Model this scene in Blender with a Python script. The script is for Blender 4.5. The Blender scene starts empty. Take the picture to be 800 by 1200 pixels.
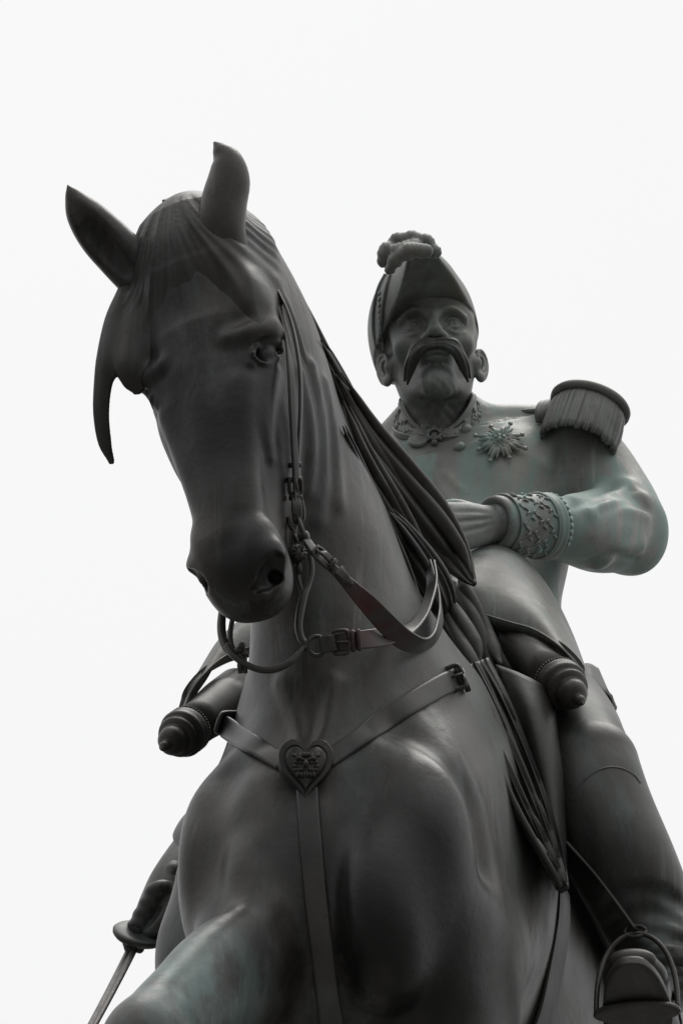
import bpy, bmesh, math, random
import numpy as np
from mathutils import Vector, Matrix
random.seed(7); np.random.seed(7)
R_ = math.radians
scene = bpy.context.scene
COL = scene.collection

# ------------------------------------------------------------------ camera, sky, sun, exposure
GK = 1.5                 # the monument is one and a half times life size
CAM_H = 1.62             # eye height above the pavement
PITCH = R_(30.0)
FPX = 4717.0             # focal length in pixels of the 800 x 1200 photograph
cam = bpy.data.objects.new('camera', bpy.data.cameras.new('camera'))
COL.objects.link(cam); scene.camera = cam
cam.location = (0, 0, CAM_H)
cam.rotation_euler = (R_(90) + PITCH, 0, 0)
cam.data.sensor_fit = 'VERTICAL'; cam.data.sensor_height = 36.0
cam.data.lens = 36.0 * FPX / 1200.0
cam.data.clip_start = 0.05; cam.data.clip_end = 6000
scene.render.resolution_x, scene.render.resolution_y = 682, 1024

SUN_EL, SUN_AZ = 70.0, 25.0      # a veiled sun, high behind the statue (azimuth from north = away from the camera, towards the right)
world = bpy.data.worlds.new('World'); scene.world = world; world.use_nodes = True
wn = world.node_tree; wn.nodes.clear()
w_out = wn.nodes.new('ShaderNodeOutputWorld')
sky = wn.nodes.new('ShaderNodeTexSky'); sky.sky_type = 'NISHITA'; sky.sun_disc = False
sky.sun_elevation = R_(SUN_EL); sky.sun_rotation = R_(SUN_AZ)
sky.air_density = 1.0; sky.dust_density = 4.0; sky.ozone_density = 1.0
bg_sky = wn.nodes.new('ShaderNodeBackground'); bg_sky.inputs[1].default_value = 0.05
wn.links.new(sky.outputs[0], bg_sky.inputs[0])
# the closed cloud deck in front of it: brightest on the side of the veiled sun
SUNV = Vector((math.sin(R_(SUN_AZ)) * math.cos(R_(SUN_EL)), math.cos(R_(SUN_AZ)) * math.cos(R_(SUN_EL)), math.sin(R_(SUN_EL))))
tc = wn.nodes.new('ShaderNodeTexCoord'); dt = wn.nodes.new('ShaderNodeVectorMath'); dt.operation = 'DOT_PRODUCT'
wn.links.new(tc.outputs['Generated'], dt.inputs[0]); dt.inputs[1].default_value = SUNV
mr = wn.nodes.new('ShaderNodeMapRange'); mr.interpolation_type = 'SMOOTHSTEP'
mr.inputs[1].default_value = -0.15; mr.inputs[2].default_value = 0.68; mr.inputs[3].default_value = 0.22; mr.inputs[4].default_value = 1.015
wn.links.new(dt.outputs['Value'], mr.inputs[0])
nz = wn.nodes.new('ShaderNodeTexNoise'); nz.inputs['Scale'].default_value = 2.2; nz.inputs['Detail'].default_value = 3
wn.links.new(tc.outputs['Generated'], nz.inputs[0])
nmr = wn.nodes.new('ShaderNodeMapRange'); nmr.inputs[3].default_value = 0.94; nmr.inputs[4].default_value = 1.03
wn.links.new(nz.outputs['Fac'], nmr.inputs[0])
mul = wn.nodes.new('ShaderNodeMath'); mul.operation = 'MULTIPLY'
wn.links.new(mr.outputs[0], mul.inputs[0]); wn.links.new(nmr.outputs[0], mul.inputs[1])
bg_cl = wn.nodes.new('ShaderNodeBackground'); bg_cl.inputs[0].default_value = (0.955, 0.955, 0.955, 1)
wn.links.new(mul.outputs[0], bg_cl.inputs[1])
mixw = wn.nodes.new('ShaderNodeMixShader'); mixw.inputs[0].default_value = 0.97
wn.links.new(bg_sky.outputs[0], mixw.inputs[1]); wn.links.new(bg_cl.outputs[0], mixw.inputs[2])
wn.links.new(mixw.outputs[0], w_out.inputs[0])
sl = bpy.data.lights.new('sun', 'SUN'); sl.energy = 1.5; sl.angle = R_(40); sl.color = (1, 0.97, 0.93)
sun = bpy.data.objects.new('sun', sl); COL.objects.link(sun)
sun.rotation_euler = SUNV.to_track_quat('Z', 'Y').to_euler()
scene.view_settings.view_transform = 'Standard'; scene.view_settings.look = 'None'
scene.view_settings.exposure = 0.0; scene.view_settings.gamma = 1.0
scene.view_settings.use_curve_mapping = False

# ------------------------------------------------------------------ frames (metres at life size, camera at the origin)
_cf = np.array([0, math.cos(PITCH), math.sin(PITCH)]); _cu = np.array([0, -math.sin(PITCH), math.cos(PITCH)])
_cx = np.array([1.0, 0, 0])
def P(px, py, d):
    return d * (_cf + _cx * ((px - 400) / FPX) + _cu * ((600 - py) / FPX))
def C(x, u, d):                      # a direction given as right, up, away
    return _cx * x + _cu * u + _cf * d
def pix(w):
    w = np.asarray(w); d = w @ _cf
    return 400 + FPX * (w @ _cx) / d, 600 - FPX * (w @ _cu) / d, d
YAW = R_(15)
HF = np.array([-math.sin(YAW), -math.cos(YAW), 0]); HL = np.array([math.cos(YAW), -math.sin(YAW), 0]); HZ = np.array([0, 0, 1.0])
HO = P(357, 905, 5.1) - (.5 * HF + 1.22 * HZ)
def H(f, l, z):                      # forward, to the horse's left, up from the plinth top
    return HO + f * HF + l * HL + z * HZ
def nrm(v):
    v = np.asarray(v, float); return v / np.linalg.norm(v)
def W(p):                            # to world metres
    return np.asarray(p) * GK + np.array([0, 0, CAM_H])

# ------------------------------------------------------------------ distance fields
def smin(a, b, k):
    h = np.maximum(k - np.abs(a - b), 0) / k
    return np.minimum(a, b) - h * h * k * .25
def ellip(q, r):
    k0 = np.sqrt(((q / r) ** 2).sum(1)) + 1e-9
    k1 = np.sqrt(((q / (r * r)) ** 2).sum(1)) + 1e-9
    return k0 * (k0 - 1) / k1
from concurrent.futures import ThreadPoolExecutor
POOL = ThreadPoolExecutor(max_workers=max(2, min(8, __import__('os').cpu_count() or 4)))
class Field:
    def __init__(s, k=.03): s.ops = []; s.k = k
    def _add(s, fn, c, R, k, op, tag=None): s.ops.append((fn, np.asarray(c, np.float32), R, s.k if k is None else k, op)); return s
    def ev(s, p):
        p = np.asarray(p, np.float32)
        if len(p) > 40000:
            return np.concatenate(list(POOL.map(s.ev1, np.array_split(p, len(p) // 25000 + 1))))
        return s.ev1(p)
    def ev1(s, p):
        d = np.full(len(p), 9.0, np.float32)
        for fn, c, R, k, op in s.ops:
            m = np.nonzero(((p - c) ** 2).sum(1) < (R + k + .06) ** 2)[0]
            if not len(m): continue
            q = p[m]
            if op == 'add': d[m] = smin(d[m], fn(q), k) if k > 0 else np.minimum(d[m], fn(q))
            elif op == 'base': d[m] = fn(q)
            elif op == 'sub': d[m] = -smin(-d[m], fn(q), k)
            elif op == 'disp': d[m] = d[m] - fn(q)
        return d
    def grad(s, p, e=.0008):
        d0 = s.ev(p); g = np.stack([s.ev(p + np.eye(3, dtype=np.float32)[i] * e) - d0 for i in range(3)], 1) / e
        return d0, g
    # primitives
    def ball(s, c, r, k=None, op='add'):
        c = np.asarray(c, np.float32); return s._add(lambda q: np.sqrt(((q - c) ** 2).sum(1)) - r, c, r, k, op)
    def ell(s, c, r, A=None, k=None, op='add'):
        c = np.asarray(c, np.float32); r = np.asarray(r, np.float32); A = np.eye(3) if A is None else np.asarray(A); A = A.astype(np.float32)
        return s._add(lambda q: ellip((q - c) @ A.T, r), c, float(r.max()), k, op)
    def cone(s, a, ra, b, rb, k=None, op='add'):
        a = np.asarray(a, np.float32); b = np.asarray(b, np.float32); ab = b - a; L2 = float(ab @ ab)
        def fn(q):
            t = np.clip(((q - a) @ ab) / L2, 0, 1)
            return np.sqrt(((q - a - t[:, None] * ab) ** 2).sum(1)) - (ra + (rb - ra) * t)
        return s._add(fn, (a + b) / 2, L2 ** .5 / 2 + max(ra, rb), k, op)
    def torus(s, c, ax, R, r, k=None, op='add'):
        c = np.asarray(c, np.float32); ax = nrm(ax).astype(np.float32)
        def fn(q):
            v = q - c; h = v @ ax; w = np.sqrt(np.maximum((v * v).sum(1) - h * h, 0))
            return np.sqrt((w - R) ** 2 + h * h) - r
        return s._add(fn, c, R + r, k, op)
    def sweep(s, pts, U, k=None, op='add', n=None, rip=None, ks=None):
        """tube of elliptic section along a smooth curve: pts rows (x,y,z,ra,rb), ra along U, rb across"""
        pts = np.asarray(pts, float); U = np.asarray(U, float)
        if U.ndim == 1: U = np.repeat(U[None], len(pts), 0)
        D = np.hstack([pts, U]); D = np.vstack([2 * D[0] - D[1], D, 2 * D[-1] - D[-2]]); D[0, 3:5] = D[1, 3:5]; D[-1, 3:5] = D[-2, 3:5]
        nseg = len(pts) - 1; a_, b_, c_, d_ = D[:-3], D[1:-2], D[2:-1], D[3:]
        K8 = np.ascontiguousarray(np.stack([b_, (c_ - a_) / 2, (2 * a_ - 5 * b_ + 4 * c_ - d_) / 2, (3 * b_ - a_ - 3 * c_ + d_) / 2], 1).astype(np.float32)); K3 = np.ascontiguousarray(K8[:, :, :3])
        def cr(t, cols):
            i = np.minimum(t.astype(np.int32), nseg - 1); f = (t - i)[:, None]
            k0, k1, k2, k3 = K3[i].transpose(1, 0, 2) if cols == 3 else K8[i].transpose(1, 0, 2)
            return ((k3 * f + k2) * f + k1) * f + k0, (3 * k3[:, :3] * f + 2 * k2[:, :3]) * f + k1[:, :3]
        m = max(8, 6 * nseg); ts = np.linspace(0, nseg, m + 1).astype(np.float32); X = cr(ts, 3)[0]
        rr = cr(ts, 8)[0][:, 3:5]; cc = X.mean(0); R = float((np.linalg.norm(X - cc, axis=1) + rr.max(1)).max())
        acc = np.concatenate([[0], np.cumsum(np.linalg.norm(np.diff(X, axis=0), axis=1))]).astype(np.float32)
        def fn(q):
            best = np.full(len(q), 1e9, np.float32); t = np.zeros(len(q), np.float32)
            for i in range(m + 1):
                d2 = ((q - X[i]) ** 2).sum(1); b = d2 < best; best[b] = d2[b]; t[b] = ts[i]
            for _ in range(2):
                c, dc = cr(t, 3)
                t = np.clip(t + np.clip(((q - c) * dc).sum(1) / ((dc * dc).sum(1) + 1e-9), -.3, .3), 0, nseg)
            c, dc = cr(t, 8); T = dc / (np.sqrt((dc * dc).sum(1))[:, None] + 1e-9)
            u = c[:, 5:8]; u = u - T * (u * T).sum(1)[:, None]; u /= np.sqrt((u * u).sum(1))[:, None] + 1e-9
            v = np.stack([T[:, 1] * u[:, 2] - T[:, 2] * u[:, 1], T[:, 2] * u[:, 0] - T[:, 0] * u[:, 2], T[:, 0] * u[:, 1] - T[:, 1] * u[:, 0]], 1)
            w = q - c[:, :3]; A = np.maximum(c[:, 3], .0008); B = np.maximum(c[:, 4], .0008); e = np.minimum(A, B)
            x = (w * u).sum(1); y = (w * v).sum(1); z = (w * T).sum(1)
            k0 = np.sqrt((x / A) ** 2 + (y / B) ** 2 + (z / e) ** 2) + 1e-9
            k1 = np.sqrt((x / (A * A)) ** 2 + (y / (B * B)) ** 2 + (z / (e * e)) ** 2) + 1e-9
            d = k0 * (k0 - 1) / k1
            if rip:
                th = np.arctan2(y / B, x / A); s_ = np.interp(t, ts, acc)
                d = d - rip[0] * np.sin(rip[1] * th + rip[2] * s_ + (rip[3] if len(rip) > 3 else 0)) * np.minimum(1, e / .008)
            return d.astype(np.float32)
        return s._add(fn, cc, R, k, op)
    def box(s, c, h, A=None, r=.003, k=None, op='add'):
        c = np.asarray(c, np.float32); h = np.asarray(h, np.float32) - r; A = (np.eye(3) if A is None else np.asarray(A)).astype(np.float32)
        def fn(q):
            v = np.abs((q - c) @ A.T) - h
            return np.sqrt((np.maximum(v, 0) ** 2).sum(1)) + np.minimum(v.max(1), 0) - r
        return s._add(fn, c, float(np.linalg.norm(h)) + r, k, op)
    def base(s, fn, c, R): return s._add(fn, c, R, 0, 'base')
    def disp(s, fn, c, R): return s._add(fn, c, R, 0, 'disp')

def spline(pts, n):
    """Catmull-Rom through the rows of pts, n segments"""
    pts = np.asarray(pts, float)
    if len(pts) == 2: return pts[0] + (pts[1] - pts[0]) * np.linspace(0, 1, n + 1)[:, None]
    q = np.vstack([2 * pts[0] - pts[1], pts, 2 * pts[-1] - pts[-2]])
    t = np.linspace(0, len(pts) - 1, n + 1); i = np.minimum(t.astype(int), len(pts) - 2); f = (t - i)[:, None]
    a, b, c, d = q[i], q[i + 1], q[i + 2], q[i + 3]
    return .5 * (2 * b + (c - a) * f + (2 * a - 5 * b + 4 * c - d) * f * f + (3 * b - a - 3 * c + d) * f ** 3)

def nets(F, lo, hi, h, proj=2):
    """surface nets over a sparse set of blocks, then pulled onto the field"""
    lo = np.asarray(lo, float); hi = np.asarray(hi, float); B = 8
    nb = np.ceil((hi - lo) / (h * B)).astype(int) + 1
    g = np.stack(np.meshgrid(*[np.arange(n) for n in nb], indexing='ij'), -1).reshape(-1, 3)
    dc = F.ev(lo + (g + .5) * h * B)
    V = np.ones(tuple(nb * B + 1), np.float32)
    act = np.abs(dc) < h * B * 1.05
    for b in g[(dc < 0) & ~act]:
        V[b[0]*B:b[0]*B+B+1, b[1]*B:b[1]*B+B+1, b[2]*B:b[2]*B+B+1] = -1
    ga = g[act]; l9 = np.stack(np.meshgrid(*[np.arange(B + 1)] * 3, indexing='ij'), -1).reshape(-1, 3)
    for s in range(0, len(ga), 400):
        gs = ga[s:s + 400]; pts = (gs[:, None] * B + l9[None]).reshape(-1, 3)
        V[pts[:, 0], pts[:, 1], pts[:, 2]] = F.ev(lo + pts * h)
    S = V < 0
    cnt = np.zeros(tuple(np.array(V.shape) - 1), np.int8)
    off = [(i, j, k) for i in (0, 1) for j in (0, 1) for k in (0, 1)]
    n0, n1, n2 = cnt.shape
    for i, j, k in off: cnt += S[i:i + n0, j:j + n1, k:k + n2]
    ci = np.argwhere((cnt > 0) & (cnt < 8))
    cv = np.stack([V[ci[:, 0] + i, ci[:, 1] + j, ci[:, 2] + k] for i, j, k in off], 1)
    acc = np.zeros((len(ci), 3)); num = np.zeros(len(ci))
    offa = np.array(off)
    for a in range(8):
        for b in range(a + 1, 8):
            if np.abs(offa[a] - offa[b]).sum() != 1: continue
            va, vb = cv[:, a], cv[:, b]; m = (va < 0) != (vb < 0)
            t = np.where(m, va / np.where(va == vb, 1, va - vb), 0)
            acc += np.where(m[:, None], offa[a] + t[:, None] * (offa[b] - offa[a]), 0); num += m
    verts = lo + (ci + acc / num[:, None]) * h
    idx = np.full(cnt.shape, -1, np.int32); idx[ci[:, 0], ci[:, 1], ci[:, 2]] = np.arange(len(ci))
    quads = []
    for ax in range(3):
        u, v = [(1, 2), (2, 0), (0, 1)][ax]
        sl0 = [slice(None)] * 3; sl1 = [slice(None)] * 3
        sl0[ax] = slice(0, -1); sl1[ax] = slice(1, None)
        e = np.argwhere(S[tuple(sl0)] != S[tuple(sl1)])
        ok = (e[:, u] > 0) & (e[:, v] > 0) & (e[:, u] < cnt.shape[u]) & (e[:, v] < cnt.shape[v]); e = e[ok]
        fl = S[e[:, 0], e[:, 1], e[:, 2]]
        def at(du, dv):
            w = e.copy(); w[:, u] += du; w[:, v] += dv; return idx[w[:, 0], w[:, 1], w[:, 2]]
        q = np.stack([at(-1, -1), at(0, -1), at(0, 0), at(-1, 0)], 1)
        q[~fl] = q[~fl][:, ::-1]; quads.append(q)
    quads = np.concatenate(quads); quads = quads[(quads >= 0).all(1)]
    return relax(F, verts, h, proj), quads
def relax(F, v, h, it=2):
    for _ in range(it):
        d, g = F.grad(v, min(.0008, h * .3)); n2 = np.maximum((g * g).sum(1), .15)
        v = v - np.clip(d / n2, -h, h)[:, None] * g
    return v
def subdivide(F, v, q, sel, h):
    """split the quads flagged in sel (Catmull-style, neighbours get n-gons), pulled onto the field"""
    bm = bmesh.new()
    me = bpy.data.meshes.new('tmp'); fill(me, v, q); bm.from_mesh(me); bpy.data.meshes.remove(me)
    bm.faces.ensure_lookup_table()
    es = {e for i in np.nonzero(sel)[0] for e in bm.faces[i].edges}
    bmesh.ops.subdivide_edges(bm, edges=list(es), cuts=1, use_grid_fill=True)
    me = bpy.data.meshes.new('tmp'); bm.to_mesh(me); bm.free()
    n = len(me.vertices); co = np.empty(n * 3, np.float32); me.vertices.foreach_get('co', co)
    co = co.reshape(-1, 3).astype(float); new = np.arange(n) >= len(v)
    co[new] = relax(F, co[new], h, 2)
    me.vertices.foreach_set('co', co.astype(np.float32).ravel())
    return me
def fill(me, v, q):
    v = np.asarray(v, np.float32); q = np.asarray(q, np.int32)
    me.vertices.add(len(v)); me.vertices.foreach_set('co', v.ravel())
    me.loops.add(q.size); me.loops.foreach_set('vertex_index', q.ravel())
    me.polygons.add(len(q)); me.polygons.foreach_set('loop_start', np.arange(len(q), dtype=np.int32) * q.shape[1])
    me.update(calc_edges=True)

# ------------------------------------------------------------------ objects
def empty(name, loc, label, cat, group=None):
    o = bpy.data.objects.new(name, None); COL.objects.link(o); o.location = W(loc); o.empty_display_size = .1
    o['label'] = label; o['category'] = cat
    if group: o['group'] = group
    return o
def link(name, me, mat, parent=None, smooth=True, label=None, kind=None):
    """me holds life-size camera-frame coordinates; turned into world metres here"""
    n = len(me.vertices); co = np.empty(n * 3, np.float32); me.vertices.foreach_get('co', co)
    co = W(co.reshape(-1, 3))
    o = bpy.data.objects.new(name, me); COL.objects.link(o); me.name = name
    base = np.zeros(3)
    if parent is not None:
        base = np.array(root_loc(parent)); o.parent = parent
    me.vertices.foreach_set('co', (co - base).astype(np.float32).ravel())
    me.materials.append(mat)
    if smooth: me.polygons.foreach_set('use_smooth', np.ones(len(me.polygons), bool))
    me.update()
    if label: o['label'] = label
    if kind: o['kind'] = kind
    return o
def root_loc(o):
    v = Vector((0, 0, 0))
    while o is not None: v = v + o.location; o = o.parent
    return v
def mesh(v, q):
    me = bpy.data.meshes.new('m'); fill(me, v, q); return me
def grown(name, F, lo, hi, h, mat, parent, proj=2, label=None):
    v, q = nets(F, lo, hi, h, proj); return link(name, mesh(v, q), mat, parent, label=label)
def bounds(F, pad=.03):
    c = np.array([o[1] for o in F.ops if o[4] == 'add']); r = np.array([o[2] for o in F.ops if o[4] == 'add'])[:, None]
    return (c - r).min(0) - pad, (c + r).max(0) + pad
def hit(F, pp, d0=4.3, d1=7.2, off=0.0):
    """first surface of F seen through the given photo points: positions and outward normals"""
    pp = np.asarray(pp, float); rays = np.stack([P(x, y, 1.0) for x, y in pp]); ln = np.linalg.norm(rays, axis=1)
    rays /= ln[:, None]; t = np.full(len(pp), d0); bt = t.copy(); bd = np.full(len(pp), 9.)
    for _ in range(110):
        d = F.ev(rays * t[:, None]); m = d < bd; bd[m] = d[m]; bt[m] = t[m]; t = t + np.where(t < d1, np.clip(d * .7, -.05, .06), 0)
    t = np.where(bd > .001, bt, t)                                            # a ray that misses stops where it passes closest
    p = rays * t[:, None]; _, g = F.grad(p); g = g / (np.linalg.norm(g, axis=1)[:, None] + 1e-9)
    return p + g * off, g
class Mesh:
    """collects vertices and faces of one part"""
    def __init__(s): s.v = []; s.f = []
    def add(s, v, f): o = len(s.v); s.v += [tuple(map(float, x)) for x in v]; s.f += [tuple(i + o for i in x) for x in f]
    def loft(s, rings, close=True, caps=True):
        n = len(rings[0]); f = []
        for i in range(len(rings) - 1):
            for j in range(n if close else n - 1):
                a = i * n + j; b = i * n + (j + 1) % n; f.append((a, b, b + n, a + n))
        if caps and close:
            f.append(tuple(range(n))[::-1]); m = (len(rings) - 1) * n; f.append(tuple(range(m, m + n)))
        s.add([p for r in rings for p in r], f)
    def tube(s, pts, r, seg=10, n=None, U=None, flat=1.0):
        pts = np.asarray(pts, float); rr = np.full(len(pts), r) if np.isscalar(r) else np.asarray(r, float)
        if n: q = spline(np.column_stack([pts, rr]), n); pts, rr = q[:, :3], q[:, 3]
        T = np.gradient(pts, axis=0); u = np.asarray(U if U is not None else (0.31, .2, .93), float); rings = []
        for i in range(len(pts)):
            t = nrm(T[i]); u2 = nrm(u - t * (u @ t)); v = np.cross(t, u2)
            if U is None: u = u2
            rings.append([pts[i] + rr[i] * (math.cos(a) * u2 + flat * math.sin(a) * v) for a in np.linspace(0, 2 * math.pi, seg, endpoint=False)])
        s.loft(rings)
    def ribbon(s, pts, nor, w, th, n=None, edge=.25):
        """a strap: centre line on its back face, outward normals, width and thickness"""
        pts = np.asarray(pts, float); nor = np.asarray(nor, float); w = np.full(len(pts), w) if np.isscalar(w) else np.asarray(w, float)
        if n: q = spline(np.column_stack([pts, nor, w]), n); pts, nor, w = q[:, :3], q[:, 3:6], q[:, 6]
        T = np.gradient(pts, axis=0); rings = []
        for i in range(len(pts)):
            t = nrm(T[i]); m = nrm(nor[i] - t * (nor[i] @ t)); b = np.cross(t, m); W_ = w[i] / 2; e = th * edge
            rings.append([pts[i] + b * x + m * y for x, y in ((-W_ + e, 0), (-W_, e), (-W_, th - e), (-W_ + e, th), (-W_ + 2.5 * e, th * 1.02), (0, th * 1.06), (W_ - 2.5 * e, th * 1.02), (W_ - e, th), (W_, th - e), (W_, e), (W_ - e, 0))])
        s.loft(rings)
    def lathe(s, c, ax, prof, seg=28, U=None):
        ax = nrm(ax); u = nrm(np.cross(ax, (0.3, .9, .2))); v = np.cross(ax, u)
        s.loft([[np.asarray(c) + ax * h + r * (math.cos(a) * u + math.sin(a) * v) for a in np.linspace(0, 2 * math.pi, seg, endpoint=False)] for h, r in prof])
    def make(s, name, mat, parent=None, smooth=True, label=None, kind=None, auto=None):
        me = bpy.data.meshes.new(name); me.from_pydata(s.v, [], s.f); me.update()
        bm = bmesh.new(); bm.from_mesh(me); bmesh.ops.recalc_face_normals(bm, faces=bm.faces); bm.to_mesh(me); bm.free()
        o = link(name, me, mat, parent, smooth, label, kind)
        if auto:
            for e in me.edges: pass
            me.set_sharp_from_angle(angle=R_(auto))
        return o
def bundle(M, rows, n=5, spread=.55, seed=1, thin=None, **kw):
    """a lock made of several thinner ones that part towards the tip"""
    rng = random.Random(seed)
    for k in range(n):
        c = (k - (n - 1) / 2) / max(1, (n - 1) / 2); out = []; L_ = rng.uniform(.84, 1.0) if k != n // 2 else 1.0; dj = rng.uniform(-.012, .012) + .010 * abs(c); p0, p1, wk = rng.uniform(0, 6.3), rng.uniform(0, 6.3), rng.uniform(.75, 1.25)
        D = spline(np.array(rows, float), 4 * (len(rows) - 1)); D = D[:max(4, int(len(D) * L_))]; T = np.gradient(D[:, :2], axis=0)
        for i, r in enumerate(D):
            s = i / (len(D) - 1); t = T[i] / (np.linalg.norm(T[i]) + 1e-9); j = (c * spread + .14 * math.sin(4 * s + p0)) * r[3]
            w = r[3] * (thin or (.62 if n < 6 else .40)) * (1 - .25 * abs(c)) * wk; w = w if s < .8 else w * max(.08, (1 - s) / .2) ** .6
            out.append((r[0] - t[1] * j, r[1] + t[0] * j, r[2] + dj + .006 * math.sin(5 * s + p1), w))
        lock(M, out, **kw)
def sheet(M, grid, th, round_=True):
    """a closed shell: grid (n, m, 3) is its outer face, th its thickness (inwards, away from the camera side)"""
    G = np.asarray(grid, float); n, m = G.shape[:2]
    du = np.gradient(G, axis=0); dv = np.gradient(G, axis=1); N = np.cross(du, dv); N /= np.linalg.norm(N, axis=2)[..., None] + 1e-12
    if (N.reshape(-1, 3).mean(0) @ _cf) > 0: N = -N
    inner = G - N * th; v = np.concatenate([G.reshape(-1, 3), inner.reshape(-1, 3)]); o = n * m; f = []
    for i in range(n - 1):
        for j in range(m - 1):
            a = i * m + j; f.append((a, a + 1, a + m + 1, a + m)); f.append((o + a, o + a + m, o + a + m + 1, o + a + 1))
    for i in range(n - 1):
        for j in (0, m - 1): a = i * m + j; f.append((a, a + m, o + a + m, o + a))
    for j in range(m - 1):
        for i in (0, n - 1): a = i * m + j; f.append((a, a + 1, o + a + 1, o + a))
    M.add(v, f)
def patch(rows, nu=24, nv=24):
    """smooth grid through rows of points (each row the same length)"""
    R = np.stack([spline(np.asarray(r, float), nv) for r in rows]); n, m, k = R.shape
    return spline(R.reshape(n, -1), nu).reshape(nu + 1, m, k)
def PP(rows): return [P(*r) for r in rows]
def strap_on(F, pp, off): return hit(F, pp, off=off)
def lock(M, rows, base=None, flat=.20, rip=.05, face=None, ns=7, seg=44, twist=1.2, seed=0):
    """one lock of hair, a tapering tube with combed strands.
    rows: px, py, lift above the base surface (or a depth when above 1), half width in px"""
    rng = random.Random(seed + int(rows[0][0] * 7 + rows[-1][1]))
    pos = []; nor = []
    hp_, hn = hit(base, [r[:2] for r in rows]) if base is not None else (None, None)
    for i, r in enumerate(rows):
        if r[2] > 1: pos.append(P(r[0], r[1], r[2])); nor.append(np.asarray(face) if face is not None else C(-.1, .3, -.9))
        else: pos.append(hp_[i] + hn[i] * r[2]); nor.append(hn[i])
    pos = np.array(pos); w = np.array([r[3] * (pos[i] @ _cf) / FPX for i, r in enumerate(rows)])
    D = spline(np.column_stack([pos, w, np.array(nor)]), min(60, 8 * (len(rows) - 1))); pos = D[:, :3]
    T = np.gradient(pos, axis=0); rings = []; n_ = len(pos)
    ph = [rng.uniform(0, 6.28) for _ in range(4)]
    for i in range(n_):
        t = nrm(T[i]); m = D[i, 4:7]; m = nrm(m - t * (m @ t)); u = np.cross(t, m); s = i / (n_ - 1); a_ = max(D[i, 3] * min(1, (s / .10 + .002)) ** .6, .0006)
        b_ = max(a_ * flat, min(a_, .004)); e = min(1, a_ / .006); ring = []
        for th in np.linspace(0, 2 * math.pi, seg, endpoint=False):
            g = math.cos(th)
            r = 1 + e * rip * (.45 * math.sin(ns * 1.1 * g + ph[0] + twist * s) + .30 * math.sin(ns * 2.3 * g + ph[1] - 2.6 * twist * s) * (.4 + .6 * math.sin(5 * s + ph[3])) + .45 * math.sin(3 * g + ph[2] + 2.4 * s))
            ring.append(pos[i] + u * (a_ * g * (1 + .12 * (r - 1))) + m * (b_ * math.sin(th) * (1 + 3.6 * (r - 1))))
        rings.append(ring)
    M.loft(rings)
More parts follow.
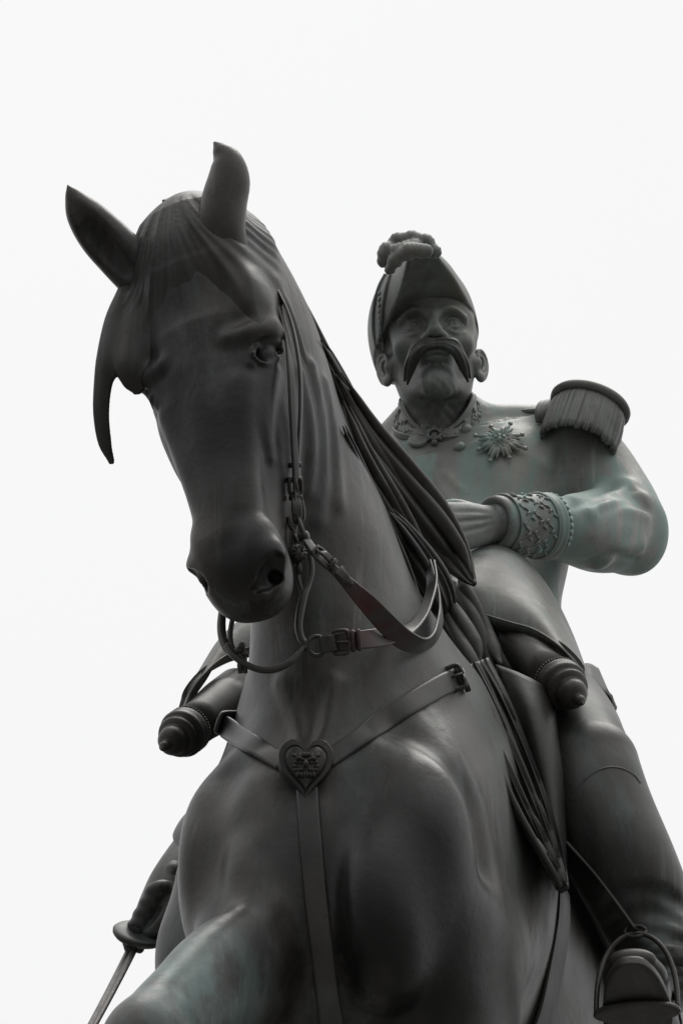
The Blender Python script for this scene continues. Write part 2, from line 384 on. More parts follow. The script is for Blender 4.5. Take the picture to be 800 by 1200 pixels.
# ------------------------------------------------------------------ materials
def bronze(name, dark, light, green, gfac, rough=.42, metal=.35, bump=.25, streak=.5, scale=1.0, grain=0.0, stain_and_shading=()):
    m = bpy.data.materials.new(name); m.use_nodes = True; t = m.node_tree; N = t.nodes; L = t.links
    b = N['Principled BSDF']; b.inputs['Metallic'].default_value = metal
    b.inputs['Specular IOR Level'].default_value = .45
    geo = N.new('ShaderNodeNewGeometry')
    def noise(sc, det=5, rgh=.55, st=None, dist=0.0):
        n = N.new('ShaderNodeTexNoise'); n.inputs['Scale'].default_value = sc * scale; n.inputs['Detail'].default_value = det
        n.inputs['Roughness'].default_value = rgh; n.inputs['Distortion'].default_value = dist
        if st:
            mp = N.new('ShaderNodeMapping'); mp.inputs['Scale'].default_value = st
            L.new(geo.outputs['Position'], mp.inputs[0]); L.new(mp.outputs[0], n.inputs[0])
        else: L.new(geo.outputs['Position'], n.inputs[0])
        return n.outputs['Fac']
    def ramp(x, a, c):
        r = N.new('ShaderNodeMapRange'); r.interpolation_type = 'SMOOTHSTEP'; r.inputs[1].default_value = a; r.inputs[2].default_value = c
        L.new(x, r.inputs[0]); return r.outputs[0]
    def math_(op, x, y):
        q = N.new('ShaderNodeMath'); q.operation = op
        for i, w in enumerate((x, y)):
            if isinstance(w, (int, float)): q.inputs[i].default_value = w
            else: L.new(w, q.inputs[i])
        return q.outputs[0]
    def mix(f, x, y):
        q = N.new('ShaderNodeMix'); q.data_type = 'RGBA'
        if isinstance(f, (int, float)): q.inputs[0].default_value = f
        else: L.new(f, q.inputs[0])
        for i, w in ((6, x), (7, y)):
            if isinstance(w, tuple): q.inputs[i].default_value = (*w, 1)
            else: L.new(w, q.inputs[i])
        return q.outputs[2]
    big = ramp(noise(3.2, 6, .6), .32, .68)
    strk = ramp(noise(9, 4, .6, (1, 1, .09)), .45, .75)
    fine = noise(60, 4, .6)
    c = mix(big, dark, light)
    c = mix(math_('MULTIPLY', strk, streak * .6), c, tuple(min(1, x * 1.55) for x in light))
    c = mix(math_('MULTIPLY', ramp(noise(15, 5, .65, (1, 1, .25)), .5, .72), .45), c, tuple(x * .6 for x in dark))
    warm = ramp(noise(1.7, 4, .5), .4, .62); c = mix(math_('MULTIPLY', warm, .35), c, (light[0] * 1.12, light[1] * .98, light[2] * .88))
    drip = math_('MULTIPLY', ramp(noise(42, 3, .6, (1, 1, .03)), .56, .64), ramp(noise(3, 4, .6), .45, .65))
    c = mix(math_('MULTIPLY', drip, .55 * streak + .1), c, tuple(x * 1.7 + .01 for x in light))
    pit = ramp(noise(120, 2, .5), .66, .74); c = mix(math_('MULTIPLY', pit, .5), c, tuple(x * .4 for x in dark))
    gm = math_('MULTIPLY', ramp(noise(7.5, 9, .74, (1, 1, .22), .5), .47, .58), gfac)
    c = mix(gm, c, green)
    for ctr, rad, colr in stain_and_shading:                    # placed patches: weathering stains, plus shade and a reflection painted into the colour
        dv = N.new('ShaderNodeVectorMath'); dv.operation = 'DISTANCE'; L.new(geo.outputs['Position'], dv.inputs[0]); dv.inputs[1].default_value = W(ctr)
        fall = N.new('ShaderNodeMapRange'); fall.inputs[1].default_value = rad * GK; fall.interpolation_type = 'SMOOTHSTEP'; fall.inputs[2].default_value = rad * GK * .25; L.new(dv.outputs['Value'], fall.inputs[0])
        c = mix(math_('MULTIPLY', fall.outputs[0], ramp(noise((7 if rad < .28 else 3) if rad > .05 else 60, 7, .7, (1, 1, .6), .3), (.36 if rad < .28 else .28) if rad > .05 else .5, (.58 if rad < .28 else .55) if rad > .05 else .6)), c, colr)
    if grain:
        hair = ramp(noise(26, 3, .5, (1, 1, .12)), .4, .6); c = mix(math_('MULTIPLY', hair, grain), c, tuple(x * .45 for x in dark))
    L.new(c, b.inputs['Base Color'])
    ra = N.new('ShaderNodeMapRange'); ra.inputs[3].default_value = rough - .12; ra.inputs[4].default_value = rough + .24
    L.new(math_('ADD', math_('MULTIPLY', noise(7, 5, .6), .7), math_('MULTIPLY', gm, .5)), ra.inputs[0]); L.new(ra.outputs[0], b.inputs['Roughness'])
    bp = N.new('ShaderNodeBump'); bp.inputs['Strength'].default_value = bump; bp.inputs['Distance'].default_value = .012
    L.new(math_('ADD', math_('MULTIPLY', noise(14, 4, .5), .75), math_('MULTIPLY', fine, .25)), bp.inputs['Height']); L.new(bp.outputs[0], b.inputs['Normal'])
    return m
M_HORSE = bronze('bronze_horse', (.028, .0265, .0255), (.095, .089, .083), (.11, .15, .14), .35, rough=.38, metal=.12, bump=.2, streak=.9, stain_and_shading=[(P(235, 430, 5.25), .34, (.012, .0115, .011)), (P(300, 640, 5.1), .12, (.014, .0135, .013)), (P(460, 1110, 5.0), .38, (.013, .0125, .012)), (P(108, 272, 5.40), .075, (.008, .008, .008)), (P(190, 1160, 4.85), .20, (.14, .20, .19))])  # face, muzzle, breast: dark patina and painted shade; ear hollow: painted shade; foreleg: verdigris
M_TACK = bronze('bronze_tack', (.032, .031, .030), (.070, .067, .064), (.10, .13, .12), .2, rough=.38, metal=.2, bump=.10, stain_and_shading=[(P(452, 724, 5.19), .085, (.10, .028, .03))])  # red patch on the rein is a reflection painted into the colour
M_HAIR = bronze('bronze_hair', (.024, .023, .022), (.060, .057, .054), (.09, .12, .11), .2, bump=.12, metal=.15)
M_COAT = bronze('bronze_coat', (.19, .20, .19), (.38, .395, .375), (.25, .375, .345), .7, rough=.46, metal=.1, bump=.14)
M_FACE = bronze('bronze_face', (.10, .104, .098), (.22, .225, .215), (.26, .34, .31), .3, rough=.48, metal=.15, scale=1.6, bump=.12, streak=.15)
M_BOOT = bronze('bronze_boot', (.034, .035, .033), (.072, .072, .069), (.12, .17, .155), .3, bump=.12, stain_and_shading=[(P(727, 975, 5.52), .022, (.26, .26, .25)), (P(718, 993, 5.52), .020, (.24, .24, .23))])
M_CLOTH = bronze('bronze_cloth', (.018, .018, .0175), (.046, .045, .043), (.09, .11, .10), .2, rough=.48, metal=.1)
M_FLAP = bronze('bronze_flap', (.085, .089, .083), (.17, .175, .165), (.21, .28, .26), .4, rough=.46, metal=.15, streak=.9, bump=.15)
M_STEEL = bronze('worn_steel', (.16, .155, .15), (.26, .25, .24), (.2, .2, .19), .1, rough=.4)
M_RED = bronze('bronze_red', (.05, .026, .026), (.085, .04, .04), (.06, .05, .05), .2, rough=.3, bump=.1)
def stone(name, a, b_, sc):
    m = bpy.data.materials.new(name); m.use_nodes = True; t = m.node_tree; N = t.nodes; L = t.links; b = N['Principled BSDF']
    g = N.new('ShaderNodeNewGeometry'); n = N.new('ShaderNodeTexNoise'); n.inputs['Scale'].default_value = sc; n.inputs['Detail'].default_value = 8
    L.new(g.outputs['Position'], n.inputs[0]); r = N.new('ShaderNodeValToRGB'); r.color_ramp.elements[0].color = (*a, 1); r.color_ramp.elements[1].color = (*b_, 1)
    r.color_ramp.elements[0].position = .35; r.color_ramp.elements[1].position = .65
    L.new(n.outputs['Fac'], r.inputs[0]); L.new(r.outputs[0], b.inputs['Base Color']); b.inputs['Roughness'].default_value = .8
    bp = N.new('ShaderNodeBump'); bp.inputs['Strength'].default_value = .2; L.new(n.outputs['Fac'], bp.inputs['Height']); L.new(bp.outputs[0], b.inputs['Normal'])
    return m
M_STONE = stone('granite', (.20, .19, .18), (.30, .29, .28), 14)
M_GROUND = stone('paving', (.06, .059, .057), (.10, .098, .095), 3)
# ------------------------------------------------------------------ pavement and plinth (both below the frame)
zt = HO[2]                                           # plinth top, life-size frame
zg = -CAM_H / GK
gm_ = Mesh(); gm_.add([(-1500, -1500, zg), (1500, -1500, zg), (1500, 1500, zg), (-1500, 1500, zg)], [(0, 1, 2, 3)])
g = gm_.make('ground', M_GROUND, smooth=False); g['kind'] = 'structure'
pl = empty('plinth', HO + HF * -.25 + HZ * (zg - zt), 'grey granite plinth carrying the bronze horse', 'plinth')
def slab(name, f0, f1, l, z0, z1):
    m = Mesh(); m.add([H(f, s, z - 0) for f in (f0, f1) for s in (-l, l) for z in (z0, z1)], [(0, 1, 3, 2), (4, 6, 7, 5), (0, 4, 5, 1), (2, 3, 7, 6), (0, 2, 6, 4), (1, 5, 7, 3)])
    me = bpy.data.meshes.new(name); me.from_pydata(m.v, [], m.f); bm = bmesh.new(); bm.from_mesh(me)
    bmesh.ops.bevel(bm, geom=list(bm.edges), offset=.012, segments=2, affect='EDGES'); bmesh.ops.recalc_face_normals(bm, faces=bm.faces); bm.to_mesh(me); bm.free()
    link(name, me, M_STONE, pl, smooth=False)
zb = zg - zt
slab('base', -1.75, 1.15, .75, zb, zb + .35)
slab('shaft', -1.6, 1.0, .6, zb + .351, -.17)
slab('cornice', -1.7, 1.1, .7, -.169, -.03)
# ------------------------------------------------------------------ horse: trunk, neck, head, legs in one field
# head frame: t down the face from the poll, s to the horse's left, n out of the forehead
HD0 = P(205, 258, 5.42); HD1 = P(273, 705, 5.10)
HA = nrm(HD1 - HD0); HN = nrm(C(-.50, .55, -.71)); HN = nrm(HN - HA * (HN @ HA)); HS = np.cross(HN, HA); HS = HS if HS[0] > 0 else -HS
HB = np.stack([HA, HS, HN])
def hp(t, s, n): return HD0 + t * HA + s * HS + n * HN
def tilt(a):     # head frame turned by a about the side axis
    c, s = math.cos(a), math.sin(a); return np.stack([c * HA + s * HN, HS, c * HN - s * HA])
horse_f = Field(.03); F = horse_f
# trunk
F.ell(H(-.45, 0, 1.22), (.72, .225, .345), np.stack([HF, HL, HZ]))
F.ell(H(-.02, 0, 1.42), (.36, .15, .20), np.stack([HF, HL, HZ]), k=.12)          # withers
F.ell(H(.20, -.010, 1.12), (.27, .160, .31), np.stack([HF, HL, HZ]), k=.10)      # breast
for s in (-1, 1):
    F.ell(H(.30, s * .118 - .006, 1.16), (.13, .055, .14), np.stack([nrm(HF + s * .25 * HL), nrm(HL - s * .25 * HF), HZ]), k=.08)    # point of the shoulder
    F.ell(H(.26, s * .084 - .006, 1.15), (.18, .080, .20), np.stack([nrm(HF + s * .25 * HL), nrm(HL - s * .25 * HF), HZ]), k=.08)   # shoulder
    F.ell(H(.405, s * .084 - .006, 1.055), (.085, .070, .12), np.stack([HF, HL, HZ]), k=.03)     # pectoral
    F.ell(H(.10, s * .105, 1.28), (.17, .07, .22), np.stack([nrm(HF + .5 * HZ), HL, nrm(HZ - .5 * HF)]), k=.08)  # blade
F.ell(H(-.98, 0, 1.28), (.36, .27, .34), np.stack([HF, HL, HZ]), k=.12)          # croup
for s in (-1, 1): F.ell(H(-1.0, s * .15, 1.14), (.27, .15, .33), np.stack([HF, HL, HZ]), k=.1)
# neck
def hrow(f, l, z, a, b): return (*H(f, l, z), a, b)
F.sweep([hrow(.02, -.005, 1.27, .19, .30), hrow(.19, -.014, 1.45, .146, .225), hrow(.30, -.025, 1.62, .102, .17), hrow(.39, -.06, 1.78, .085, .14),
         hrow(.455, -.088, 1.91, .076, .125), hrow(.52, -.108, 1.985, .066, .10)], HL, k=.09, n=14, ks=.03)
# legs
def leg(rows, k=.05): F.sweep([(*H(f, l, z), a, b) for f, l, z, a, b in rows], HL, k=k, n=16, ks=.015)
def hoof(f, l, z, tiltf=0):
    F.cone(H(f, l, z + .06), .055, H(f + .035, l, z + .012), .068, k=.02)
leg([(.22, .115, 1.08, .090, .14), (.20, .12, .92, .085, .12), (.215, .16, .72, .062, .075), (.235, .155, .53, .052, .058), (.235, .155, .42, .036, .042), (.235, .155, .22, .033, .038), (.245, .155, .14, .04, .046), (.27, .155, .07, .04, .045)])
F.ball(H(.245, .155, .5), .055, k=.03); hoof(.285, .155, 0)
leg([(.31, -.080, 1.05, .070, .11), (.43, -.088, .985, .068, .092), (.55, -.112, .905, .058, .072), (.665, -.138, .80, .050, .056), (.70, -.142, .71, .038, .043), (.675, -.142, .51, .034, .04), (.66, -.142, .42, .04, .046), (.62, -.142, .35, .04, .045)], k=.03)
F.ball(H(.682, -.140, .79), .052, k=.03); F.cone(H(.60, -.142, .325), .055, H(.55, -.142, .30), .068, k=.02)
for s, df in ((1, 0.), (-1, .22)):
    leg([(-.98, s * .16, 1.1, .14, .22), (-.86 + df * .5, s * .165, .88, .10, .15), (-.95 + df * .8, s * .16, .70, .065, .085), (-1.08 + df, s * .155, .55, .045, .065), (-1.06 + df, s * .155, .42, .036, .048), (-1.02 + df, s * .155, .2, .034, .04), (-1.0 + df, s * .155, .13, .042, .048), (-.97 + df, s * .155, .07, .04, .046)])
    F.ball(H(-1.11 + df, s * .155, .57), .04, k=.03); hoof(-.955 + df, s * .155, 0)
# skull: section half width and depth down the face
prof = [(-.02, .062, .085, -.092), (.05, .080, .115, -.118), (.12, .092, .130, -.126), (.19, .093, .140, -.130), (.27, .083, .124, -.115), (.35, .070, .102, -.095), (.43, .051, .082, -.078), (.50, .043, .070, -.069), (.545, .043, .058, -.060)]
F.sweep([(*hp(t, 0, n), w, dpt) for t, w, dpt, n in prof], HS, k=.05)
F.sweep([(*hp(.05, 0, -.032), .066, .03), (*hp(.2, 0, -.022), .072, .026), (*hp(.34, 0, -.02), .050, .022), (*hp(.5, 0, -.018), .034, .02)], HS, k=.03)   # flat of the face
F.ell(hp(.045, 0, -.022), (.085, .062, .040), HB, k=.05)                                     # hair massed between the ears
for s in (-1, 1):
    F.ell(hp(.225, s * .040, -.145), (.115, .032, .095), HB, k=.035)                       # jowl
    F.ell(hp(.29, s * .052, -.070), (.12, .028, .052), np.stack([nrm(HA - s * .16 * HS), nrm(HS + s * .16 * HA), HN]), k=.03)   # flat side of the face
    F.ell(hp(.160, s * .078, -.036), (.045, .022, .022), np.stack([nrm(HA + s * .3 * HS), nrm(HS - s * .3 * HA), HN]), k=.025)                   # brow
    F.cone(hp(.29, s * .052, -.020), .007, hp(.47, s * .030, -.018), .006, k=.03)           # nasal edge
    F.cone(hp(.215, s * .078, -.022), .005, hp(.26, s * .070, -.016), .004, k=.014)           # tear line
# muzzle
F.ell(hp(.535, 0, -.050), (.056, .0455, .050), HB, k=.035)
for s in (-1, 1): F.ell(hp(.545, s * .020, -.056), (.046, .030, .040), HB, k=.02)                                    # upper lip
F.ell(hp(.520, 0, -.102), (.036, .034, .030), HB, k=.02)                                    # chin
for s in (-1, 1):
    F.ell(hp(.540 - (.022 if s < 0 else 0), s * (.036 if s > 0 else .031), -.024), (.046, .019 if s > 0 else .017, .028), np.stack([nrm(HA + s * -.25 * HS), nrm(HS + s * .25 * HA), HN]), k=.025)   # flare
def on_face(pp, lift=0.0):
    p_, n_ = hit(F, pp); return (p_ + n_ * lift - HD0) @ HB.T
def both(rows, rad, U, dt=0.0, **kw):
    for s in (-1, 1): F.sweep([(*hp(r[0] - (dt if s < 0 else 0), s * r[1], r[2]), *(w if isinstance(w, tuple) else (w, w))) for r, w in zip(rows, rad)], U, **kw)
# brow, eye, lids, facial crest, nostril: traced on the skull's left, mirrored to its right
both(on_face([(268, 396), (295, 389), (316, 389), (331, 398)], -.003), (.006, .011, .013, .008), HN, k=.02)
ec = on_face([(313, 412)])[0]; en = np.array([0, .62, .78])
for s in (-1, 1):
    m_ = lambda k: hp(ec[0], s * (ec[1] + en[1] * k), ec[2] + en[2] * k)
    nE = nrm(HS * s * en[1] + HN * en[2]); aE = nrm(HN * en[1] - HS * s * en[2]); EB = np.stack([HA, aE, nE])
    F.ell(m_(.003), (.0145, .0195, .016), EB, k=.010, op='sub')
    F.ball(m_(-.0120), .0165, k=.002)
both(on_face([(296, 414), (303, 403), (314, 400), (325, 403), (330, 411)], .001) , (.003, .0045, .0055, .005, .003), HN, k=.006)
both(on_face([(298, 418), (305, 425), (315, 426), (325, 421), (330, 413)], .001), (.002, .0035, .0035, .003, .002), HN, k=.006)
both(on_face([(322, 434), (315, 470), (313, 505), (318, 535)], -.004), (.005, .0055, .005, .002), HN, k=.02)
for s in (-1, 1):
    r = on_face([(322, 654)], -.006)[0]; F.ell(hp(r[0] - (.026 if s < 0 else 0), s * r[1], r[2]), (.020, .013, .014), np.stack([nrm(HA + s * -.5 * HS), nrm(HS + s * .5 * HA), HN]), k=.02)
cav = on_face([(329, 655), (323, 667), (313, 682), (302, 694)], -.002)
both(cav, ((.0065, .014), (.0120, .021), (.0115, .019), (.006, .009)), HS, dt=.030, k=.005, op='sub')
r = on_face([(306, 698)], -.001)[0]
for s in (-1, 1):
    dt = .030 if s < 0 else 0
    F.cone(hp(cav[1][0] + .006 - dt, s * (cav[1][1] - .006), cav[1][2] - .010), .010, hp(cav[1][0] - .01 - dt, s * (cav[1][1] - .016), cav[1][2] - .035), .008, k=.004, op='sub')
    F.ball(hp(r[0] - dt, s * r[1], r[2]), .006, k=.010)
for s in (-1, 1):
    F.sweep([(*hp(.583, s * .012, -.080), .003, .004), (*hp(.570, s * .034, -.078), .003, .004), (*hp(.54, s * .050, -.078), .003, .004), (*hp(.51, s * .052, -.078), .003, .004)], HA, k=.006, op='sub')   # mouth
for pp, w in (([(352, 440), (360, 480), (364, 530), (362, 575)], .005), ([(364, 430), (375, 490), (378, 560), (372, 610)], .005), ([(380, 450), (392, 520), (396, 590)], .004), ([(330, 800), (345, 840), (352, 880)], .006), ([(395, 800), (388, 840), (374, 878)], .006)):
    p_, n_ = hit(F, pp); F.sweep([(*(p_[i] - n_[i] * w * .45), w * (.5 if i in (0, len(pp) - 1) else 1), w * (.5 if i in (0, len(pp) - 1) else 1)) for i in range(len(pp))], HL, k=.022)   # folds of the throat
p_, n_ = hit(F, [(358, 915), (362, 960), (368, 1020), (374, 1080), (380, 1140)]); F.sweep([(*(q + n * .010), w, w) for q, n, w in zip(p_, n_, (.010, .018, .022, .022, .016))], HL, k=.05, op='sub')   # furrow of the breast
for pp, w in (([(470, 850), (520, 880), (556, 940), (570, 1010)], .005), ([(262, 905), (246, 950), (242, 1010), (250, 1060)], .006)):
    p_, n_ = hit(F, pp); F.sweep([(*(p_[i] + n_[i] * w * .3), w * (.4 if i in (0, len(pp) - 1) else 1), w * (.4 if i in (0, len(pp) - 1) else 1)) for i in range(len(pp))], HL, k=.06, op='sub')   # edge of the shoulder
# low relief: tendons of the neck, veins, uneven casting
def relief(q):
    a = q @ HZ.astype(np.float32); b = q @ HL.astype(np.float32); c = q @ HF.astype(np.float32)
    return (.0016 * np.sin(17 * a + 9 * b + 2 * np.sin(11 * c)) * np.sin(13 * b - 8 * c + 1.7) + .0009 * np.sin(41 * a + 2) * np.sin(37 * b + 31 * c)).astype(np.float32)
F.disp(relief, H(-.3, 0, 1.1), 2.2)
horse = empty('horse', H(-.3, 0, 0), 'dark bronze horse with arched neck, forelock over its brow and right foreleg raised', 'horse statue')
lo = np.min([H(f, l, z) for f in (-1.5, .95) for l in (-.45, .45) for z in (-.03, 2.2)], 0); hi = np.max([H(f, l, z) for f in (-1.5, .95) for l in (-.45, .45) for z in (-.03, 2.2)], 0)
v, q = nets(F, lo, hi, .008)
def in_head(p):
    r = (p - HD0) @ HB.T; return (r[:, 0] > .0) & (r[:, 0] < .70) & (np.abs(r[:, 1]) < .15) & (r[:, 2] > -.15)
ih = in_head(v); q1 = q[~ih[q].all(1)]                                      # coarse everywhere but the face
cnr = np.array([hp(t, s, n) for t in (-.02, .72) for s in (-.17, .17) for n in (-.17, .06)])
v2, q2 = nets(F, cnr.min(0), cnr.max(0), .0030)
q2 = q2[in_head(v2[q2].mean(1))]
_, gn = F.grad(v[ih]); v[ih] = v[ih] - gn * .0012                            # the coarse rim tucks under the fine one
me = mesh(np.vstack([v, v2]), np.vstack([q1, q2 + len(v)]))
bm = bmesh.new(); bm.from_mesh(me); bmesh.ops.delete(bm, geom=[x for x in bm.verts if not x.link_faces], context='VERTS'); bm.to_mesh(me); bm.free()
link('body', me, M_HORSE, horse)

# ------------------------------------------------------------------ ears, forelock, mane, tail
def grow_ear(rows, cav, label):
    f = Field(.01)
    f.sweep([(*P(x, y, d), a, b) for x, y, d, a, b in rows], C(1, .25, 0), k=.01)
    f.sweep([(*P(x, y, d), a, b) for x, y, d, a, b in cav], C(1, .25, 0), k=.006, op='sub')
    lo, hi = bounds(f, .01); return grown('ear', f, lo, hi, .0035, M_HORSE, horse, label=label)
grow_ear([(264, 306, 5.39, .036, .034), (258, 273, 5.385, .0345, .031), (262, 240, 5.395, .0315, .030), (268, 212, 5.405, .0290, .028), (266, 189, 5.412, .0215, .022), (257, 174, 5.415, .0105, .012), (250, 165, 5.415, .001, .001)],
         [(289, 262, 5.415, .010, .018), (295, 234, 5.425, .014, .022), (294, 210, 5.430, .014, .020), (282, 187, 5.432, .008, .012), (264, 172, 5.43, .001, .001)], 'upright ear turned back')
grow_ear([(166, 322, 5.43, .036, .030), (143, 300, 5.42, .0340, .028), (117, 273, 5.42, .0315, .027), (97, 248, 5.42, .0240, .022), (85, 228, 5.42, .0110, .010), (79, 216, 5.42, .001, .001)],
         [(146, 316, 5.388, .018, .022), (114, 280, 5.384, .0240, .024), (94, 252, 5.388, .0180, .018), (83, 230, 5.40, .0065, .007), (79, 218, 5.41, .001, .001)], 'ear swung out sideways with its hollow showing')
# forelock: a skin of hair laid over the brow, combed from the poll; free tufts at both sides join it
edge = on_face([(150, 452), (160, 420), (172, 392), (200, 360), (235, 332), (264, 358), (288, 380), (311, 393), (329, 403)])
es, et = edge[:, 1], edge[:, 0]; o_ = np.argsort(es); es, et = es[o_], et[o_]
def hair_skin(q):
    r = ((q - HD0.astype(np.float32)) @ HB.T.astype(np.float32)); t, s = r[:, 0], r[:, 1]
    a = np.arctan2(s - .012, t + .075); rad = np.hypot(s - .012, t + .075)
    lim = np.interp(s, es, et) + .0035 * np.sin(22 * a + 1.3) + .002 * np.sin(51 * a)
    d = lim - t
    cov = np.clip(d / .085, 0, 1) ** .8 * np.clip((.112 - np.abs(s)) / .02, 0, 1) * np.clip((r[:, 2] + .135) / .04, 0, 1); cov = cov * cov * (3 - 2 * cov)
    back = np.clip((t + .05) / .04, 0, 1)
    ph = a - 1.6 * (s - .012) * np.clip(rad - .08, 0, 1) + .10 * np.sin(9 * rad + 3 * a) + .05 * np.sin(23 * rad + 1)
    g = .50 * np.sin(21 * ph + .6) + .32 * np.sin(47 * ph + 5 * rad) * (.5 + .5 * np.sin(13 * rad + 4 * a)) + .22 * np.sin(95 * ph)
    g = g * np.clip(rad / .10 - .35, 0, 1)
    th = cov * (.0085 + .0034 * g) * back - .0020 * (1 - cov * back)
    return (horse_f.ev1(q) - th).astype(np.float32)
fl = Field(.010)
fl.base(hair_skin, hp(.10, 0, -.05), .26)
def tuft(rows, ripn=5):
    pos = np.array([P(*r[:3]) for r in rows]); w = np.array([r[3] for r in rows]) * 5.37 / FPX; b = np.array([r[4] if len(r) > 4 else r[3] * .8 for r in rows]) * 5.37 / FPX
    fl.sweep(np.column_stack([pos, w, b]), C(.95, -.1, -.3), k=.016, rip=(.0005, ripn, 5))
tuft([(150, 335, 5.42, 10), (138, 375, 5.40, 15), (128, 420, 5.375, 15), (121, 452, 5.365, 11), (119, 485, 5.36, 9.5), (123, 518, 5.36, 8), (131, 541, 5.36, 4)])
tuft([(164, 350, 5.40, 11), (158, 395, 5.375, 18), (153, 428, 5.355, 18), (154, 447, 5.35, 11), (160, 458, 5.35, 5)])
tuft([(318, 335, 5.405, 6, 4), (331, 362, 5.39, 9, 5), (341, 392, 5.385, 9, 5), (349, 425, 5.385, 8, 4), (351, 448, 5.39, 6, 4), (346, 468, 5.39, 2, 2)], 4)
cnr = np.array([hp(t, s, n) for t in (-.08, .34) for s in (-.16, .15) for n in (-.12, .06)] + [P(110, 545, 5.36), P(360, 470, 5.39)])
v, q = nets(fl, cnr.min(0) - .01, cnr.max(0) + .01, .0026, 3)
fc = v[q].mean(1); keep = (horse_f.ev(fc) > -.0012); r = (fc - HD0) @ HB.T
keep &= (r[:, 0] > -.075) & (r[:, 2] > -.17)
q = q[keep]; me = mesh(v, q); bm = bmesh.new(); bm.from_mesh(me); bmesh.ops.delete(bm, geom=[x for x in bm.verts if not x.link_faces], context='VERTS'); bm.to_mesh(me); bm.free()
link('forelock', me, M_HAIR, horse)
mf = Mesh(); face = C(.35, .1, -.9)
for rows, fl_ in (
    ([(283, 262, 5.60, 8), (315, 310, 5.62, 12), (341, 356, 5.66, 14), (366, 405, 5.70, 15), (390, 455, 5.73, 16), (414, 510, 5.75, 17), (436, 560, 5.76, 14), (450, 590, 5.76, 5)], .5),
    ([(372, 400, 5.72, 8), (398, 455, 5.75, 14), (424, 512, 5.78, 18), (445, 556, 5.78, 14), (458, 582, 5.78, 4)], .5),
    ([(392, 440, 5.76, 10), (424, 505, 5.80, 20), (462, 560, 5.80, 27), (500, 610, 5.77, 30), (530, 650, 5.73, 23), (547, 675, 5.70, 11), (556, 685, 5.69, 3)], .45),
    ([(398, 470, 5.70, 9), (420, 535, 5.70, 17), (448, 590, 5.69, 22), (476, 640, 5.66, 22), (494, 672, 5.64, 13), (501, 696, 5.62, 4)], .5),
    ([(398, 500, 5.66, 8), (418, 560, 5.65, 14), (440, 620, 5.62, 19), (463, 672, 5.58, 20), (484, 720, 5.54, 15), (498, 752, 5.52, 4)], .45),
    ([(455, 600, 5.74, 10), (490, 650, 5.73, 17), (512, 690, 5.70, 18), (524, 725, 5.67, 10), (528, 745, 5.66, 3)], .5),
):
    sf_ = hit(horse_f, [q[:2] for q in rows])[0] @ _cf; n_ = len(rows)      # rooted on the crest, swinging free towards the tip
    rows = [(x, y, float(sf_[i] + (d - sf_[i]) * min(1, 1.35 * i / (n_ - 1))) + .022 * max(0, 1 - 3.2 * i / (n_ - 1)) - .002, w) for i, (x, y, d, w) in enumerate(rows)]
    lock(mf, rows, None, fl_, face=face, rip=.10, ns=9, seg=56)
    bundle(mf, [(x, y, d - .007, w * .94) for x, y, d, w in rows], 5, .80, int(rows[0][0]), flat=fl_ * 1.5, face=face, rip=.05, ns=3, seg=14, thin=.34)
mf.make('mane', M_HAIR, horse)
tf = Mesh()
for k in range(5):
    x = (k - 2) * .022
    q = [H(-1.26, x * .3, 1.42), H(-1.36, x, 1.42), H(-1.45, x * 1.5, 1.2), H(-1.5, x * 1.8, .9), H(-1.46, x * 1.4, .6), H(-1.44, x, .42 + .03 * (k % 2))]
    lock(tf, [(*pix(p), .5 * rr / (p @ _cf) * FPX) for p, rr in zip(q, (.05, .08, .10, .11, .08, .01))], flat=.8, face=-HF)
tf.make('tail', M_HAIR, horse)
# ------------------------------------------------------------------ bridle with curb bit and reins
CAMV = C(0, 0, -1)
bridle = empty('bridle', P(345, 560, 5.28), 'bronze bridle with curb bit and two reins on the horse head', 'bridle')
def strap(name, pts, w, th, parent, mat=None, nor=None, n=None, label=None):
    m = Mesh(); pts = np.array(pts); nor = np.array(nor if nor is not None else [CAMV] * len(pts))
    m.ribbon(pts, nor, w, th, n or 8 * (len(pts) - 1)); return m.make(name, mat or M_TACK, parent, label=label)
def buckle(pos, T, N, w, l, parent, r=.0028, tongue=True):
    T = nrm(T); N = nrm(N - T * (N @ T)); b = np.cross(T, N); m = Mesh(); q = []
    for k in range(33):
        a = 2 * math.pi * k / 32; c, s = math.cos(a), math.sin(a); f = lambda x: math.copysign(abs(x) ** .45, x)
        q.append(pos + T * (l / 2) * f(c) + b * (w / 2) * f(s))
    m.tube(q, r, 8, U=N)
    if tongue: m.tube([pos - T * l / 2 + N * r, pos + N * r * 1.6, pos + T * l / 2 + N * r], r * .7, 6, U=N)
    return m.make('buckle', M_TACK, parent)
def keeper(pos, T, N, w, parent, l=.007, th=.006):
    T = nrm(T); N = nrm(N - T * (N @ T)); b = np.cross(T, N); m = Mesh(); rings = []
    for s, k in ((-1, .8), (-.7, 1), (.7, 1), (1, .8)):
        rings.append([pos + T * l / 2 * s + b * (w / 2) * x * (k * .1 + .9) + N * th * y * k for x, y in ((-1, -.6), (-1.06, 0), (-1, .7), (-.85, 1), (0, 1.1), (.85, 1), (1, .7), (1.06, 0), (1, -.6))])
    m.loft(rings); return m.make('keeper', M_TACK, parent)
side = C(.8, .1, -.6)
cs = PP([(300, 318, 5.42), (322, 352, 5.375), (334, 392, 5.33), (338.5, 430, 5.285), (341, 480, 5.265), (344, 535, 5.262), (346, 575, 5.262), (347, 606, 5.25)])
chs = strap('cheek_strap', cs, .0125, .004, bridle, nor=[side] * len(cs))
cs2 = PP([(318, 330, 5.41), (338, 372, 5.35), (349, 425, 5.31), (351, 470, 5.29), (349, 520, 5.282), (348, 545, 5.28), (350, 580, 5.272), (352, 606, 5.265)])
